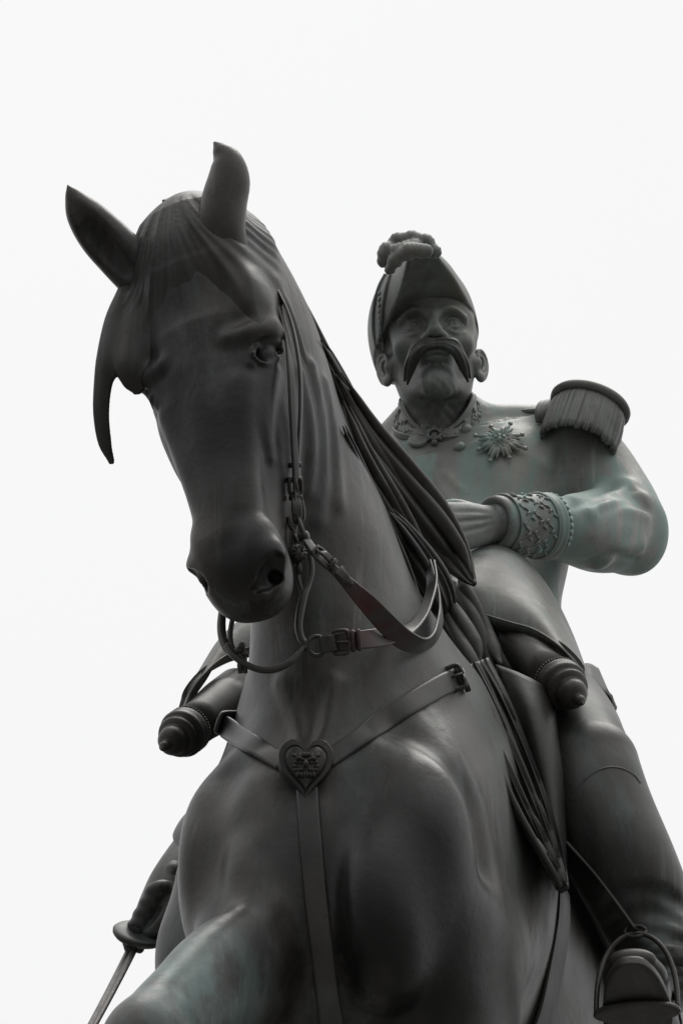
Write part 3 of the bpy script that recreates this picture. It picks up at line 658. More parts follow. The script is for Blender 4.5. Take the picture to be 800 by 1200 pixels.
strap('cheek_strap', cs2, .009, .0035, bridle, nor=[C(.9, 0, -.4)] * len(cs2))
strap('headpiece', [*PP([(196, 240, 5.47), (215, 233, 5.49), (240, 232, 5.50), (270, 246, 5.50), (288, 280, 5.49), (300, 318, 5.45)])], .02, .004, bridle, nor=[C(0, .8, -.6), C(0, .9, -.4), C(.1, .9, -.4), C(.5, .7, -.5), C(.8, .3, -.5), C(.9, 0, -.4)])
br = Mesh()      # plaited browband just showing over the poll
for k in range(16):
    t = k / 15; q = P(206 + 38 * t, 240 - 4 * math.sin(3 * t) - 3 * t, 5.455)
    br.tube([q + C(-.006, -.003, 0), q + C(0, .002, -.003), q + C(.006, .003, 0)], [.002, .0036, .002], 6)
br.make('braid', M_TACK, bridle)
def dirv(px): return C(px[0], -px[1], 0)
for (x, y, d) in ((345, 545, 5.280), (346, 562, 5.272), (346.5, 583, 5.262)): keeper(P(x, y, d), dirv((.08, 1)), C(.35, .1, -.9), .017, bridle)
buckle(P(346, 570, 5.262), dirv((.06, 1)), C(.35, .1, -.9), .017, .020, bridle)
m = Mesh(); m.ribbon(PP([(346.5, 584, 5.26), (347, 594, 5.252), (347.5, 606, 5.25), (346, 613, 5.252)]), [C(.3, .2, -.9)] * 4, [.012, .014, .013, .006], .004, 16); m.make('loop', M_TACK, bridle)
m = Mesh(); m.tube(PP([(352, 582, 5.27), (355, 596, 5.265), (355, 608, 5.262), (350, 614, 5.26), (346, 612, 5.258)]), .0028, 8, 20); m.make('loop', M_TACK, bridle)
# curb bit: two S-shaped cheeks, bosses, and the bar that joins them under the chin
bit = Mesh()
bit.tube(PP([(338, 606, 5.255), (340, 616, 5.25), (344.5, 622, 5.245), (344, 632, 5.24), (344, 645, 5.235), (346, 660, 5.23)]), [.002, .003, .0035, .0035, .004, .004], 8, 24)
bit.tube(PP([(350, 606, 5.255), (347, 615, 5.25), (345, 622, 5.245)]), .0028, 8, 12)
bit.tube(PP([(349, 606, 5.25), (353, 618, 5.24), (357, 630, 5.235)]), .0035, 8, 12)
bit.tube(PP([(358, 634, 5.24), (363, 650, 5.235), (365, 668, 5.225), (361, 686, 5.215), (356, 699, 5.205), (352, 716, 5.195), (350, 734, 5.185), (353, 748, 5.18), (360, 757, 5.175)]), [.003, .0035, .004, .004, .005, .0055, .005, .005, .0045], 10, 48)
bit.tube(PP([(348, 664, 5.225), (350, 680, 5.215), (354, 694, 5.208), (355, 702, 5.203)]), .003, 8, 18)
bit.make('bit_cheek', M_TACK, bridle)
m = Mesh(); m.lathe(P(353.5, 630, 5.235), C(.92, .25, -.3), [(-.009, .0), (-.009, .0045), (.0, .005), (.004, .0075), (.008, .0078), (.010, .0055), (.011, 0)], 18); m.make('bit_stud', M_TACK, bridle)
m = Mesh()       # boss with a little mask in relief
cb = P(349, 648, 5.222); ax = C(.45, .05, -.89); m.lathe(cb, ax, [(-.006, 0), (-.006, .011), (-.001, .0125), (.002, .0115), (.005, .009), (.008, .006), (.009, 0)], 20)
ub = nrm(np.cross(ax, C(1, 0, 0))); vb = np.cross(ax, ub)
for k in range(11):
    a = k * 2 * math.pi / 11; q = cb + .0085 * (math.cos(a) * ub + math.sin(a) * vb) + nrm(ax) * .004; m.tube([q - .002 * ub, q + nrm(ax) * .003, q + .002 * vb], [.001, .0024, .001], 6)
for x, y in ((-.003, .003), (.003, .003), (0, -.001), (0, -.005)): m.lathe(cb + x * C(1, 0, 0) + y * C(0, 1, 0) + nrm(ax) * .007, ax, [(0, .002), (.002, .0015), (.003, 0)], 8)
m.tube(PP([(349.5, 657, 5.222), (350.5, 668, 5.218), (350.5, 673, 5.216)]), [.003, .004, .0015], 8)
m.make('boss', M_TACK, bridle)
m = Mesh(); m.tube(PP([(344, 626, 5.238), (349, 634, 5.230), (346, 640, 5.232), (350, 644, 5.23)]), .0026, 8, 16); m.make('hook', M_TACK, bridle)
m = Mesh(); m.tube(PP([(360, 757, 5.175), (352, 765, 5.165), (340, 776, 5.155), (324, 784, 5.15), (306, 785, 5.15), (289, 779, 5.155), (275, 769, 5.165), (266, 757, 5.18)]), [.0045, .004, .0042, .0044, .0044, .0044, .0048, .005], 10, 56); m.make('bit_bar', M_TACK, bridle)
m = Mesh()
m.tube(PP([(262, 690, 5.24), (261, 712, 5.23), (259.5, 732, 5.215), (261, 748, 5.20), (266, 760, 5.185), (277, 770, 5.17)]), [.004, .005, .0058, .006, .0055, .005], 10, 40)
m.tube(PP([(275, 712, 5.23), (272, 728, 5.22), (270, 742, 5.205), (271, 756, 5.19), (277, 768, 5.172)]), [.003, .0034, .0036, .0038, .004], 10, 30)
m.make('bit_cheek', M_TACK, bridle)
m = Mesh()
for x, y in ((279, 762), (286, 766), (283, 757)): m.lathe(P(x, y, 5.165), C(.2, .3, -.9), [(-.004, 0), (-.004, .004), (.002, .005), (.005, .003), (.006, 0)], 12)
for x in (281, 287): m.tube(PP([(x, 770, 5.162), (x, 780, 5.158), (x + .5, 789, 5.156)]), [.003, .0036, .003], 8)
m.make('bit_hook', M_TACK, bridle)
def ring(c, ax, R, r, parent, name='ring'):
    ax = nrm(ax); u = nrm(np.cross(ax, C(.2, .9, .1))); v = np.cross(ax, u); m = Mesh(); rings = []
    for a in np.linspace(0, 2 * math.pi, 33): rings.append([c + (R + r * math.cos(b)) * (math.cos(a) * u + math.sin(a) * v) + ax * r * math.sin(b) for b in np.linspace(0, 2 * math.pi, 9)[:-1]])
    m.loft(rings, caps=False); return m.make(name, M_TACK, parent)
ring(P(371, 757, 5.17), C(.35, .1, -.9), .0125, .003, bridle)
# curb rein
cr = PP([(374, 756, 5.165), (392, 754, 5.16), (416, 751, 5.16), (446, 747, 5.20), (472, 741, 5.28), (491, 727, 5.36), (502, 705, 5.44), (507, 684, 5.50), (506, 664, 5.55)])
cn = [C(.0, .15, -1), C(0, .15, -1), C(.02, .15, -1), C(0, .2, -1), C(-.2, .3, -.9), C(-.45, .35, -.8), C(-.6, .3, -.7), C(-.7, .3, -.6), C(-.8, .2, -.5)]
cr_ = strap('curb_rein', cr, [.018, .022, .024, .025, .026, .026, .025, .024, .022], .0035, bridle, nor=cn)
buckle(P(399, 752.5, 5.154), C(1, .05, 0), C(0, .1, -1), .030, .022, bridle, .0026)
for x, y in ((413, 751), (420, 750)): keeper(P(x, y, 5.158), C(1, .06, .1), C(0, .1, -1), .027, bridle, .005)
m = Mesh(); m.ribbon(PP([(378, 756, 5.158), (386, 754.5, 5.152), (392, 753.5, 5.154)]), [C(0, .15, -1)] * 3, .022, .004, 8); m.make('loop', M_TACK, bridle)
# snaffle rein, its loop hanging in front of the neck
sr = PP([(359, 634, 5.22), (368, 646, 5.20), (380, 658, 5.18), (396, 673, 5.17), (412, 689, 5.165), (432, 709, 5.17), (453, 731, 5.19), (472, 748, 5.23), (490, 755, 5.29), (505, 748, 5.36), (514, 728, 5.42), (514, 705, 5.47), (508, 684, 5.51), (503, 663, 5.55)])
sn = [C(.3, .4, -.9), C(.3, .4, -.9), C(.3, .4, -.85), C(.2, .4, -.9), C(.1, .3, -1), C(0, .1, -1), C(0, -.05, -1), C(.1, -.25, -1), C(.2, -.5, -.85), C(.6, -.4, -.7), C(.95, -.05, -.35), C(1, .1, -.1), C(1, .1, .1), C(1, .2, .1)]
strap('snaffle_rein', sr, [.011, .012, .013, .014, .019, .025, .028, .029, .029, .029, .028, .027, .026, .022], .0032, bridle, mat=M_TACK, nor=sn)
T_ = C(.72, -.7, 0)
for (x, y, d) in ((369, 645, 5.19), (389, 661, 5.165), (397, 670, 5.16)): keeper(P(x, y, d), T_, C(.3, .4, -.9), .015, bridle, .006)
buckle(P(379, 654, 5.165), T_, C(.3, .45, -.8), .016, .030, bridle, .0024)
m = Mesh(); m.ribbon(PP([(371, 645, 5.18), (379, 649, 5.165), (387, 657, 5.162)]), [C(.4, .6, -.7)] * 3, .010, .003, 10); m.ribbon(PP([(396, 669, 5.155), (404, 677, 5.153), (412, 685, 5.158)]), [C(.2, .4, -.9)] * 3, [.012, .011, .005], .003, 10); m.make('strap_end', M_TACK, bridle)

# ------------------------------------------------------------------ breast collar with heart medallion
collar = empty('breast_collar', P(357, 905, 5.1), 'flat breast collar straps with heart medallion across the horse chest', 'breast collar')
def on_horse(pp, off=.0): return hit(horse_f, pp, off=off)
for name, pp in (('strap', [(258, 846), (264, 851), (275, 860), (292, 871), (310, 882), (335, 895)]), ('strap', [(382, 893), (402, 879), (425, 863), (450, 844), (475, 828), (500, 813), (522, 801), (534, 797)]), ('drop_strap', [(360, 925), (361.5, 950), (364, 985), (367, 1020), (371, 1060), (376, 1100), (381, 1145), (387, 1195), (391, 1240)])):
    p_, n_ = on_horse(pp, -.002)
    if pp[0][0] < 300: p_ = np.vstack([p_[0] + C(.022, .0, .022), p_]); n_ = np.vstack([C(-1, .1, .2), n_])
    strap(name, p_, .029, .007, collar, nor=n_, n=60)
p_, n_ = on_horse([(358, 905)]); c0 = p_[0]; n0 = n_[0]; n0 = nrm(C(.02, .75 * (n0 @ _cu), n0 @ _cf)); c0 = c0 + n0 * .006; yh = nrm(HZ - n0 * (n0 @ HZ)); xh = np.cross(yh, n0); xh = xh if xh[0] > 0 else -xh
def heart(k):
    q = []
    for i in range(64):
        a = 2 * math.pi * i / 64; x = 16 * math.sin(a) ** 3; y = 13 * math.cos(a) - 5 * math.cos(2 * a) - 2 * math.cos(3 * a) - math.cos(4 * a)
        q.append((x / 16 * .036 * k, (y + 2.5) / 14.5 * .044 * k - .004))
    return q
def heart_plate(ks, name, parent, mat):
    m = Mesh(); m.loft([[c0 + xh * x + yh * y + n0 * h for x, y in heart(k)] for k, h in ks]); return m.make(name, mat, parent, auto=35)
med = heart_plate(((1.0, -.020), (1.0, .009), (.96, .011), (.80, .0115), (.79, .0095), (.05, .0100)), 'heart_medallion', collar, M_TACK)
mk = heart_plate(((.72, .006), (.72, .0135), (.66, .0165), (.4, .0190), (.05, .0195)), 'boss', med, M_TACK)
m = Mesh()        # relief mask: brow, nose, beard curls
def rl(x, y, h): return c0 + xh * x + yh * y + n0 * h
for s in (-1, 1):
    m.tube([rl(s * .003, .006, .020), rl(s * .009, .009, .021), rl(s * .016, .006, .018)], [.0018, .0026, .0014], 8, 10)
    m.lathe(rl(s * .007, .0035, .0185), n0, [(0, .0034), (.002, .003), (.0035, 0)], 10)
    m.tube([rl(s * .003, -.006, .020), rl(s * .009, -.0075, .020), rl(s * .014, -.005, .017)], [.002, .0026, .001], 8, 10)
    for k in range(8):
        a = -.9 + k * .36; r0, r1 = .0135, .020
        q0 = rl(s * r0 * math.cos(a) * .9, r0 * math.sin(a) - .001, .0185); q1 = rl(s * r1 * math.cos(a + .25) * .85, r1 * math.sin(a + .25) * .9 - .001, .0165)
        m.tube([q0, (q0 + q1) / 2 + n0 * .002, q1], [.0022, .0026, .0011], 6, 8)
for k in range(6):
    x = (k - 2.5) * .0042; m.tube([rl(x * .8, -.010, .0195), rl(x, -.015, .0195), rl(x * .75, -.020 + abs(x) * .3, .016)], [.0018, .0024, .001], 6, 8)
m.tube([rl(0, .007, .020), rl(0, 0, .0245), rl(0, -.003, .022)], [.0018, .0032, .0024], 8, 10)
for k in range(5): m.tube([rl((k - 2) * .006, .011, .0185), rl((k - 2) * .008, .016 - abs(k - 2) * .001, .018), rl((k - 2) * .0095, .019 - abs(k - 2) * .0015, .014)], [.0022, .0026, .001], 6, 8)
m.make('mask', M_TACK, med)
p_, n_ = on_horse([(529, 797), (534, 795), (540, 800)], .006); buckle(p_[0], C(.9, .35, 0), n_[0], .036, .022, collar, .0032)
for i in (1, 2): keeper(p_[i], C(.9, .3, 0), n_[i], .034, collar, .008, .008)
# ------------------------------------------------------------------ rider
rider = empty('rider', H(-.32, 0, 1.58), 'bronze officer with drooping moustache, cocked hat and epaulettes, riding the horse', 'rider statue')
# head frame: x to the right of the picture, y up, z out of the face
_r = R_(3.2); _x0 = C(1, 0, 0); _f = nrm(C(0, .574, -.819)); _u0 = nrm(C(0, .819, .574))
RX = math.cos(_r) * _x0 + math.sin(_r) * _u0; RU = math.cos(_r) * _u0 - math.sin(_r) * _x0; RF = _f
RB = np.stack([RX, RU, RF]); RO = P(507, 377, 6.37) - .085 * RF
def rp(x, y, z): return RO + x * RX + y * RU + z * RF
def rr(rows): return [(*rp(*r[:3]), *r[3:]) for r in rows]
hf = Field(.012); F = hf
F.ell(rp(0, .045, -.012), (.076, .092, .096), RB)
F.ell(rp(0, -.030, .022), (.054, .078, .066), RB, k=.025)
F.sweep(rr([(0, -.085, -.015, .052, .052), (0, -.13, -.040, .047, .047), (0, -.22, -.075, .052, .050)]), RX, k=.02)     # neck
for s in (-1, 1):
    F.sweep(rr([(s * .052, -.045, -.005, .010, .012), (s * .042, -.076, .012, .010, .012), (s * .026, -.100, .046, .010, .012), (s * .010, -.113, .066, .014, .014)]), RX, k=.025)   # jaw
    F.ell(rp(s * .043, -.024, .054), (.018, .015, .018), RB, k=.03)                   # cheekbone
    F.ell(rp(s * .050, -.066, .052), (.016, .026, .016), RB, k=.02, op='sub')         # hollow cheek
    F.ell(rp(s * .050, .022, .050), (.014, .022, .014), RB, k=.03)                    # temple
F.ell(rp(0, -.102, .066), (.018, .018, .017), RB, k=.026)                             # chin
F.ell(rp(0, .035, .072), (.052, .03, .022), RB, k=.02)                                # forehead
for s in (-1, 1):
    F.sweep(rr([(s * .010, .012, .092, .006, .006), (s * .030, .017, .092, .0075, .0075), (s * .050, .010, .077, .006, .006)]), RX, k=.010)   # brow
    F.ell(rp(s * .032, -.001, .093), (.0185, .0125, .016), RB, k=.008, op='sub')
    F.ell(rp(s * .032, -.002, .0695), (.0135, .0125, .0130), RB, k=.0015)
    F.ell(rp(s * .032, -.003, .0825), (.0035, .0035, .002), RB, k=.001, op='sub')
    F.sweep(rr([(s * .019, -.001, .080, .0014, .0014), (s * .026, .005, .083, .002, .002), (s * .036, .005, .082, .0022, .0022), (s * .046, -.001, .074, .0014, .0014)]), RU, k=.003)
    F.sweep(rr([(s * .019, -.004, .080, .0012, .0012), (s * .026, -.009, .081, .0016, .0016), (s * .037, -.009, .079, .0016, .0016), (s * .046, -.004, .073, .0012, .0012)]), RU, k=.004)
    F.sweep(rr([(s * .020, -.014, .082, .002, .002), (s * .032, -.021, .082, .003, .003), (s * .046, -.016, .072, .002, .002)]), RU, k=.006)   # pouch
    F.sweep(rr([(s * .018, -.040, .094, .004, .004), (s * .030, -.062, .086, .005, .005), (s * .040, -.085, .070, .004, .004)]), RX, k=.010)  # fold beside the mouth
F.sweep(rr([(0, .018, .086, .009, .008), (0, -.004, .096, .008, .008), (0, -.024, .106, .0095, .009), (0, -.037, .110, .0125, .0115)]), RX, k=.010)   # nose
for s in (-1, 1):
    F.ell(rp(s * .013, -.042, .098), (.0085, .008, .012), RB, k=.006)
    F.ell(rp(s * .0075, -.050, .101), (.0042, .006, .0075), RB, k=.003, op='sub')
F.ell(rp(0, -.076, .089), (.016, .0055, .008), RB, k=.008)                            # lower lip
F.ell(rp(0, -.088, .096), (.018, .004, .008), RB, k=.012, op='sub')
F.ell(rp(0, -.064, .092), (.026, .010, .011), RB, k=.008)
F.ell(rp(0, -.0725, .100), (.016, .0014, .006), RB, k=.003, op='sub')                  # mouth
for s in (-1, 1):                                                                     # ears
    wv = nrm(-RF * .80 + RX * s * .62); no = nrm(RX * s * .80 + RF * .62)
    er = lambda w, y, h=0: rp(s * .068, -.020, .004) + .84 * (wv * w + RU * y + no * h)
    F.cone(rp(s * .056, -.020, .0), .016, er(.006, -.006, -.006), .012, k=.008)
    F.ell(er(.016, -.004), (.017, .028, .006), np.stack([wv, RU, no]), k=.006)
    F.ell(er(.015, -.002, .007), (.010, .0185, .007), np.stack([wv, RU, no]), k=.003, op='sub')
    F.sweep([(*er(*q), .0034, .0034) for q in ((.002, .010, .004), (.006, .024, .004), (.018, .030, .004), (.030, .022, .003), (.034, .004, .002), (.028, -.016, .002), (.016, -.030, .002))], RX, k=.003)
    F.sweep([(*er(*q), .0028, .0028) for q in ((.008, .016, .003), (.020, .014, .003), (.023, -.002, .002), (.016, -.018, .003))], RX, k=.003)
    F.ell(er(.004, -.004, .004), (.004, .009, .005), np.stack([wv, RU, no]), k=.004)
    F.ell(er(.010, -.034, .001), (.0085, .009, .006), np.stack([wv, RU, no]), k=.005)
def skin(q):
    v = (q - RO) @ RB.T; y = v[:, 1]; z = v[:, 2]
    w = np.clip((-.105 - y) / .02, 0, 1) * np.clip((z + .02) / .03, 0, 1)
    fl = np.clip((y - .03) / .01, 0, 1)
    return (.0005 * w * np.sin(380 * y + 9 * np.sin(40 * v[:, 0])) + .0008 * fl * np.sin(520 * y)).astype(np.float32)
F.disp(skin, rp(0, -.05, 0), .3)
lo, hi = bounds(F, .005); grown('head', F, lo, hi, .0020, M_FACE, rider)
# moustache: combed locks, thick and drooping
m = Mesh()
for s in (-1, 1):
    for k, (dx, dy) in enumerate(((0, 0), (.002, -.006), (-.003, .004), (-.002, -.012))):
        pts = [rp(s * -.010, -.0575 + dy * .3, .107), rp(s * .016, -.060 + dy * .6, .109), rp(s * .031, -.064 + dy, .101), rp(s * .043 + s * dx, -.079 + dy, .084), rp(s * .050 + s * dx, -.097 + dy * 1.2, .070)]
        lock(m, [(*pix(p), w * FPX / (p @ _cf)) for p, w in zip(pts, (.0055, .0075, .0085, .007, .0015))], flat=.75, face=RF, rip=.05, ns=6, seg=24)
m.make('moustache', M_BOOT, rider)
# cocked hat
ht = Field(.01)
_h = R_(10); HTX = math.cos(_h) * RX + math.sin(_h) * RU; HTU = math.cos(_h) * RU - math.sin(_h) * RX
def hq(x, y, z): return RO + x * HTX + y * HTU + z * RF
def hat(rows, **kw): ht.sweep([(*hq(x, (t + b) / 2, z), a, (t - b) / 2) for x, t, b, z, a in rows], HTX, **kw)
hat([(0, .115, .07, -.235, .008), (0, .150, -.02, -.19, .036), (0, .176, -.05, -.12, .070), (0, .172, -.06, -.03, .088), (.0, .152, -.05, .05, .078), (.000, .120, -.02, .11, .054), (-.006, .086, .006, .165, .033), (-.011, .062, .026, .200, .022), (-.013, .054, .034, .214, .012)], k=.012)
# the hollow underneath, its rim rising to the front point
ht.sweep([(*hq(x, t - .12, z), .13, .12) for x, t, z in [(0, .10, -.24), (0, .075, -.14), (0, .066, -.05), (0, .052, .02), (0, .040, .07), (.002, .043, .11), (.004, .045, .15), (.006, .046, .19), (.007, .047, .25)]], HTX, k=.005, op='sub')
lo, hi = bounds(ht, .01); hatm = grown('cocked_hat', ht, lo, hi, .0035, M_FACE, rider)
hm = Mesh()      # lace binding that follows the rim, from the hat's own surface
for pp in ([(441, 408), (438, 385), (439, 360), (444, 338), (452, 322)], [(448, 408), (447, 385), (449, 360), (453, 338), (458, 322)]):
    p_, n_ = hit(ht, pp); hm.tube(p_ + n_ * .001, .0032, 8, 40)
p_, n_ = hit(ht, [(444.5, 400 - 7 * k) for k in range(12)])
for k in range(9): hm.lathe(p_[k], n_[k], [(0, .0045), (.002, .0035), (.003, 0)], 8)
hm.make('lace', M_FACE, hatm)
pf = Field(.006)      # plume of curled feathers massed over the front point
for x, y, d, a, b, ang in ((455, 296, 6.22, 13, 10, .9), (467, 284, 6.23, 14, 9, .4), (483, 281, 6.225, 14, 8.5, 0), (498, 285, 6.22, 13, 8.5, -.4), (508, 295, 6.215, 9, 7, -.9), (478, 295, 6.19, 14, 8, .5), (494, 294, 6.185, 13, 7, 0), (463, 305, 6.195, 10, 7, .9), (457, 315, 6.20, 7, 5, 1.2), (450, 306, 6.225, 8, 7, 1.2), (482, 289, 6.205, 14, 7, .1), (466, 295, 6.205, 11, 8, .6)):
    k_ = d / FPX; ca_, sa_ = math.cos(ang), math.sin(ang); pf.ell(P(x, y, d), (a * k_, 1.3 * b * k_, 1.4 * b * k_), np.stack([C(ca_, sa_, 0), C(-sa_, ca_, 0), C(0, 0, 1)]), k=.005)
def barbs(q):
    a, b = (q - P(480, 330, 6.2).astype(np.float32)) @ _cx.astype(np.float32), (q - P(480, 330, 6.2).astype(np.float32)) @ _cu.astype(np.float32)
    th = np.arctan2(a, b + .03); rr_ = np.hypot(a, b + .03)
    return (.0005 * np.sin(26 * th + 50 * rr_ + 2 * np.sin(70 * rr_)) + .0004 * np.sin(80 * th - 90 * rr_)).astype(np.float32)
pf.disp(barbs, P(480, 295, 6.2), .12)
lo, hi = bounds(pf, .004); grown('plume', pf, lo, hi, .0024, M_FACE, hatm)
# coat: torso and both sleeves in one field
cf = Field(.03); F = cf
BX = nrm(HL * .99 + HZ * .06); BZ = nrm(HF - BX * (HF @ BX))
TB = np.stack([BX, np.cross(BZ, BX), BZ])
def prow(px, py, d, a, b): return (*P(px, py, d), a, b)
F.sweep([prow(516, 492, 6.44, .066, .062), prow(522, 520, 6.44, .125, .085), prow(535, 570, 6.42, .178, .118), prow(546, 640, 6.35, .170, .128), prow(552, 725, 6.24, .142, .115), prow(552, 800, 6.13, .165, .14), prow(550, 850, 6.07, .185, .16)], BX, k=.05)
F.ell(P(590, 560, 6.34), (.085, .085, .06), TB, k=.05); F.ell(P(478, 575, 6.36), (.085, .085, .06), TB, k=.05)        # breast
F.ell(P(480, 520, 6.46), (.07, .045, .05), TB, k=.05); F.ell(P(590, 503, 6.44), (.075, .032, .05), TB, k=.05)
F.sweep([prow(662, 522, 6.40, .070, .072), prow(690, 552, 6.37, .070, .074), prow(716, 588, 6.33, .068, .076), prow(732, 618, 6.27, .066, .070)], BX, k=.03)
F.sweep([prow(734, 624, 6.27, .060, .062), prow(702, 626, 6.19, .058, .064), prow(662, 620, 6.10, .048, .054), prow(620, 616, 6.03, .038, .041), prow(588, 613, 5.99, .033, .036)], HZ, k=.010)
F.ell(P(742, 640, 6.26), (.036, .034, .04), np.stack([C(1, 0, 0), C(0, 1, 0), C(0, 0, 1)]), k=.03)
# right arm hanging down to the sword
F.sweep([prow(392, 585, 6.46, .076, .076), prow(350, 690, 6.40, .068, .072), prow(334, 820, 6.22, .060, .064), prow(294, 940, 6.05, .052, .055), prow(238, 1002, 5.95, .044, .046)], BX, k=.04)
for rows, w in (([(668, 584), (700, 574), (736, 566)], .007), ([(700, 590), (728, 578), (752, 582)], .006), ([(690, 600), (722, 594), (756, 604)], .006), ([(640, 545), (648, 520), (658, 505)], .006), ([(700, 662), (722, 645), (750, 640)], .005)):
    p_, n_ = hit(F, rows); F.sweep([(*(p_[i] - n_[i] * w * .55), w * (1 if i == 1 else .6), w * (1 if i == 1 else .6)) for i in range(3)], HZ, k=.022)
p_, n_ = hit(F, [(520, 552), (540, 574), (560, 594), (575, 610)]); F.sweep([(*(q - n * .001), .003, .003) for q, n in zip(p_, n_)], HZ, k=.006)
p_, n_ = hit(F, [(505, 548), (520, 580), (532, 610), (540, 640)]); F.sweep([(*(q - n * .001), .002, .002) for q, n in zip(p_, n_)], HZ, k=.006)
for rows, w in (([(672, 594), (704, 583), (740, 574)], .004), ([(704, 601), (732, 590), (758, 596)], .0035), ([(690, 655), (715, 650), (745, 655)], .004)):
    p_, n_ = hit(F, rows); F.sweep([(*(q + n * w * .4), w * e, w * e) for q, n, e in zip(p_, n_, (.4, 1, .4))], HZ, k=.012, op='sub')
def cloth(q):
    a, b, c = q @ RX.astype(np.float32), q @ HZ.astype(np.float32), q @ HF.astype(np.float32)
    return (.0014 * np.sin(15 * a + 8 * b + 2.2 * np.sin(9 * c + 6 * a)) * np.sin(11 * b - 9 * a + 6 * c) + .0008 * np.sin(46 * b + 20 * a) * np.sin(38 * a + 7)).astype(np.float32)
F.disp(cloth, P(550, 700, 6.2), 1.2)
lo, hi = bounds(F, .01); coat = grown('coat', F, lo, hi, .006, M_COAT, rider)
def on_coat(pp, off=0.): return hit(cf, pp, off=off)
# collar, open at the front
m = Mesh(); na = nrm(P(513, 455, 6.41) - P(515, 505, 6.43)); cu = nrm(BX - na * (BX @ na)); cv = np.cross(na, cu); cv = cv if cv @ _cf < 0 else -cv
rows = []
for h, r, dz in ((-.012, .074, .0), (.012, .067, .0), (.034, .061, .0), (.046, .0585, .0)):
    rows.append([P(514, 497, 6.405) + na * h * (1 - .25 * max(0, math.cos(a))) + r * (math.sin(a) * cu + math.cos(a) * cv) - na * (.030 * max(0, math.cos(a)) ** 2 * (h > .02)) for a in np.linspace(.16, 2 * math.pi - .16, 40)])
sheet(m, np.array(rows), .006); col = m.make('collar', M_COAT, rider)
m = Mesh()
for h, rd in ((-.002, .0725), (.041, .0605)):
    q = [P(514, 497, 6.405) + na * h * (1 - .25 * max(0, math.cos(a))) + rd * (math.sin(a) * cu + math.cos(a) * cv) - na * (.030 * max(0, math.cos(a)) ** 2 * (h > .02)) for a in np.linspace(.2, 2 * math.pi - .2, 48)]
    m.tube(q, .0022, 6)
def vine(m, f, u0, u1, v, amp, waves, r=.0016, leaf=.0030, nleaf=None):
    """a running stem with leaves lying on the surface f(u, v, lift)"""
    m.tube([f(u, v + amp * math.sin(waves * 2 * math.pi * (u - u0) / (u1 - u0)), .0002) for u in np.linspace(u0, u1, 12 * int(waves) + 1)], r, 6)
    nl = nleaf or int(waves * 4)
    for k in range(nl):
        t = (k + .5) / nl; u = u0 + (u1 - u0) * t; s = 1 if k % 2 else -1; w = v + amp * math.sin(waves * 2 * math.pi * t); du = (u1 - u0) / nl
        m.tube([f(u, w, .0002), f(u + .35 * du, w + s * amp * .55, .0010), f(u + .75 * du, w + s * amp * 1.05, .0002)], [.0008, leaf, .0006], 6, 6)
def colpt(a, h, lift): return P(514, 497, 6.405) + na * h * (1 - .25 * max(0, math.cos(a))) + (.0715 - .26 * (h + .004) + lift) * (math.sin(a) * cu + math.cos(a) * cv) - na * (.022 * max(0, math.cos(a)) ** 2 * min(1, max(0, h / .03)))
vine(m, colpt, .22, 1.9, .018, .011, 4); vine(m, colpt, -1.9, -.22, .018, .011, 4)
m.make('embroidery', M_COAT, col)
# buttons, neck cross, breast star
for x, y, r in ((556, 487, .0085), (546, 503, .0090), (538, 524, .0095)):
    p_, n_ = on_coat([(x, y)]); m = Mesh(); m.lathe(p_[0] - n_[0] * .002, n_[0], [(0, r * .9), (.003, r), (.006, r * .85), (.009, r * .5), (.010, 0)], 18); m.make('button', M_COAT, rider)
def plate(name, px, py, build, label=None):
    p_, n_ = on_coat([(px, py)]); n = nrm(n_[0]); y = nrm(HZ - n * (HZ @ n)); x = np.cross(y, n); x = x if x[0] > 0 else -x; m = Mesh()
    build(m, lambda a, b, h: p_[0] + x * a + y * b + n * h, n); return m.make(name, M_COAT, rider, label=label)
def star(m, L, n):
    for k in range(8):
        a = math.pi / 8 + k * math.pi / 4; R1 = .042 if k % 2 else .037
        for j in (-1, 0, 1):
            b = a + j * .21; r1 = R1 * (1 - .16 * abs(j)); c, s = math.cos(b), math.sin(b)
            m.tube([L(c * .012, s * .012, .004), L(c * r1 * .6, s * r1 * .6, .007), L(c * r1, s * r1, .003)], [.0042, .0046, .0012], 6, 8)
        m.lathe(L(math.cos(a) * R1, math.sin(a) * R1, .003), n, [(0, .004), (.003, .0035), (.0045, 0)], 8)
    m.lathe(L(0, 0, 0), n, [(0, .019), (.009, .019), (.012, .0165), (.0105, .015), (.0105, .011), (.013, .010), (.015, .006), (.0155, 0)], 28)
    for k in range(10):
        a = k * .628; m.lathe(L(.0135 * math.cos(a), .0135 * math.sin(a), .010), n, [(0, .002), (.002, .0015), (.003, 0)], 6)
    for k in range(6):
        a = k * 1.047; m.tube([L(.002 * math.cos(a), .002 * math.sin(a), .0145), L(.006 * math.cos(a), .006 * math.sin(a), .0165), L(.0085 * math.cos(a), .0085 * math.sin(a), .013)], [.001, .0022, .001], 6)
plate('breast_star', 586, 520, star, 'large rayed star order')
def cross(m, L, n):
    for k, (w, y) in enumerate(((.019, .030), (.021, .022))): m.tube([L(-w, y - .004, .004), L(0, y, .006), L(w, y + .005, .004)], .0042, 8, 12)
    for k in range(8):
        a = k * math.pi / 4; c, s = math.cos(a), math.sin(a); r = .021 if k % 2 == 0 else .016
        m.tube([L(.009 * c, .009 * s, .004), L(r * c, r * s, .005)], [.0028, .0058 if k % 2 == 0 else .003], 6)
    for k in range(17): pass
    q = [L(.0105 * math.cos(a), .0105 * math.sin(a), .007) for a in np.linspace(0, 2 * math.pi, 25)]; m.tube(q, .0028, 6)
    m.lathe(L(0, 0, 0), n, [(0, .007), (.006, .006), (.007, 0)], 14)
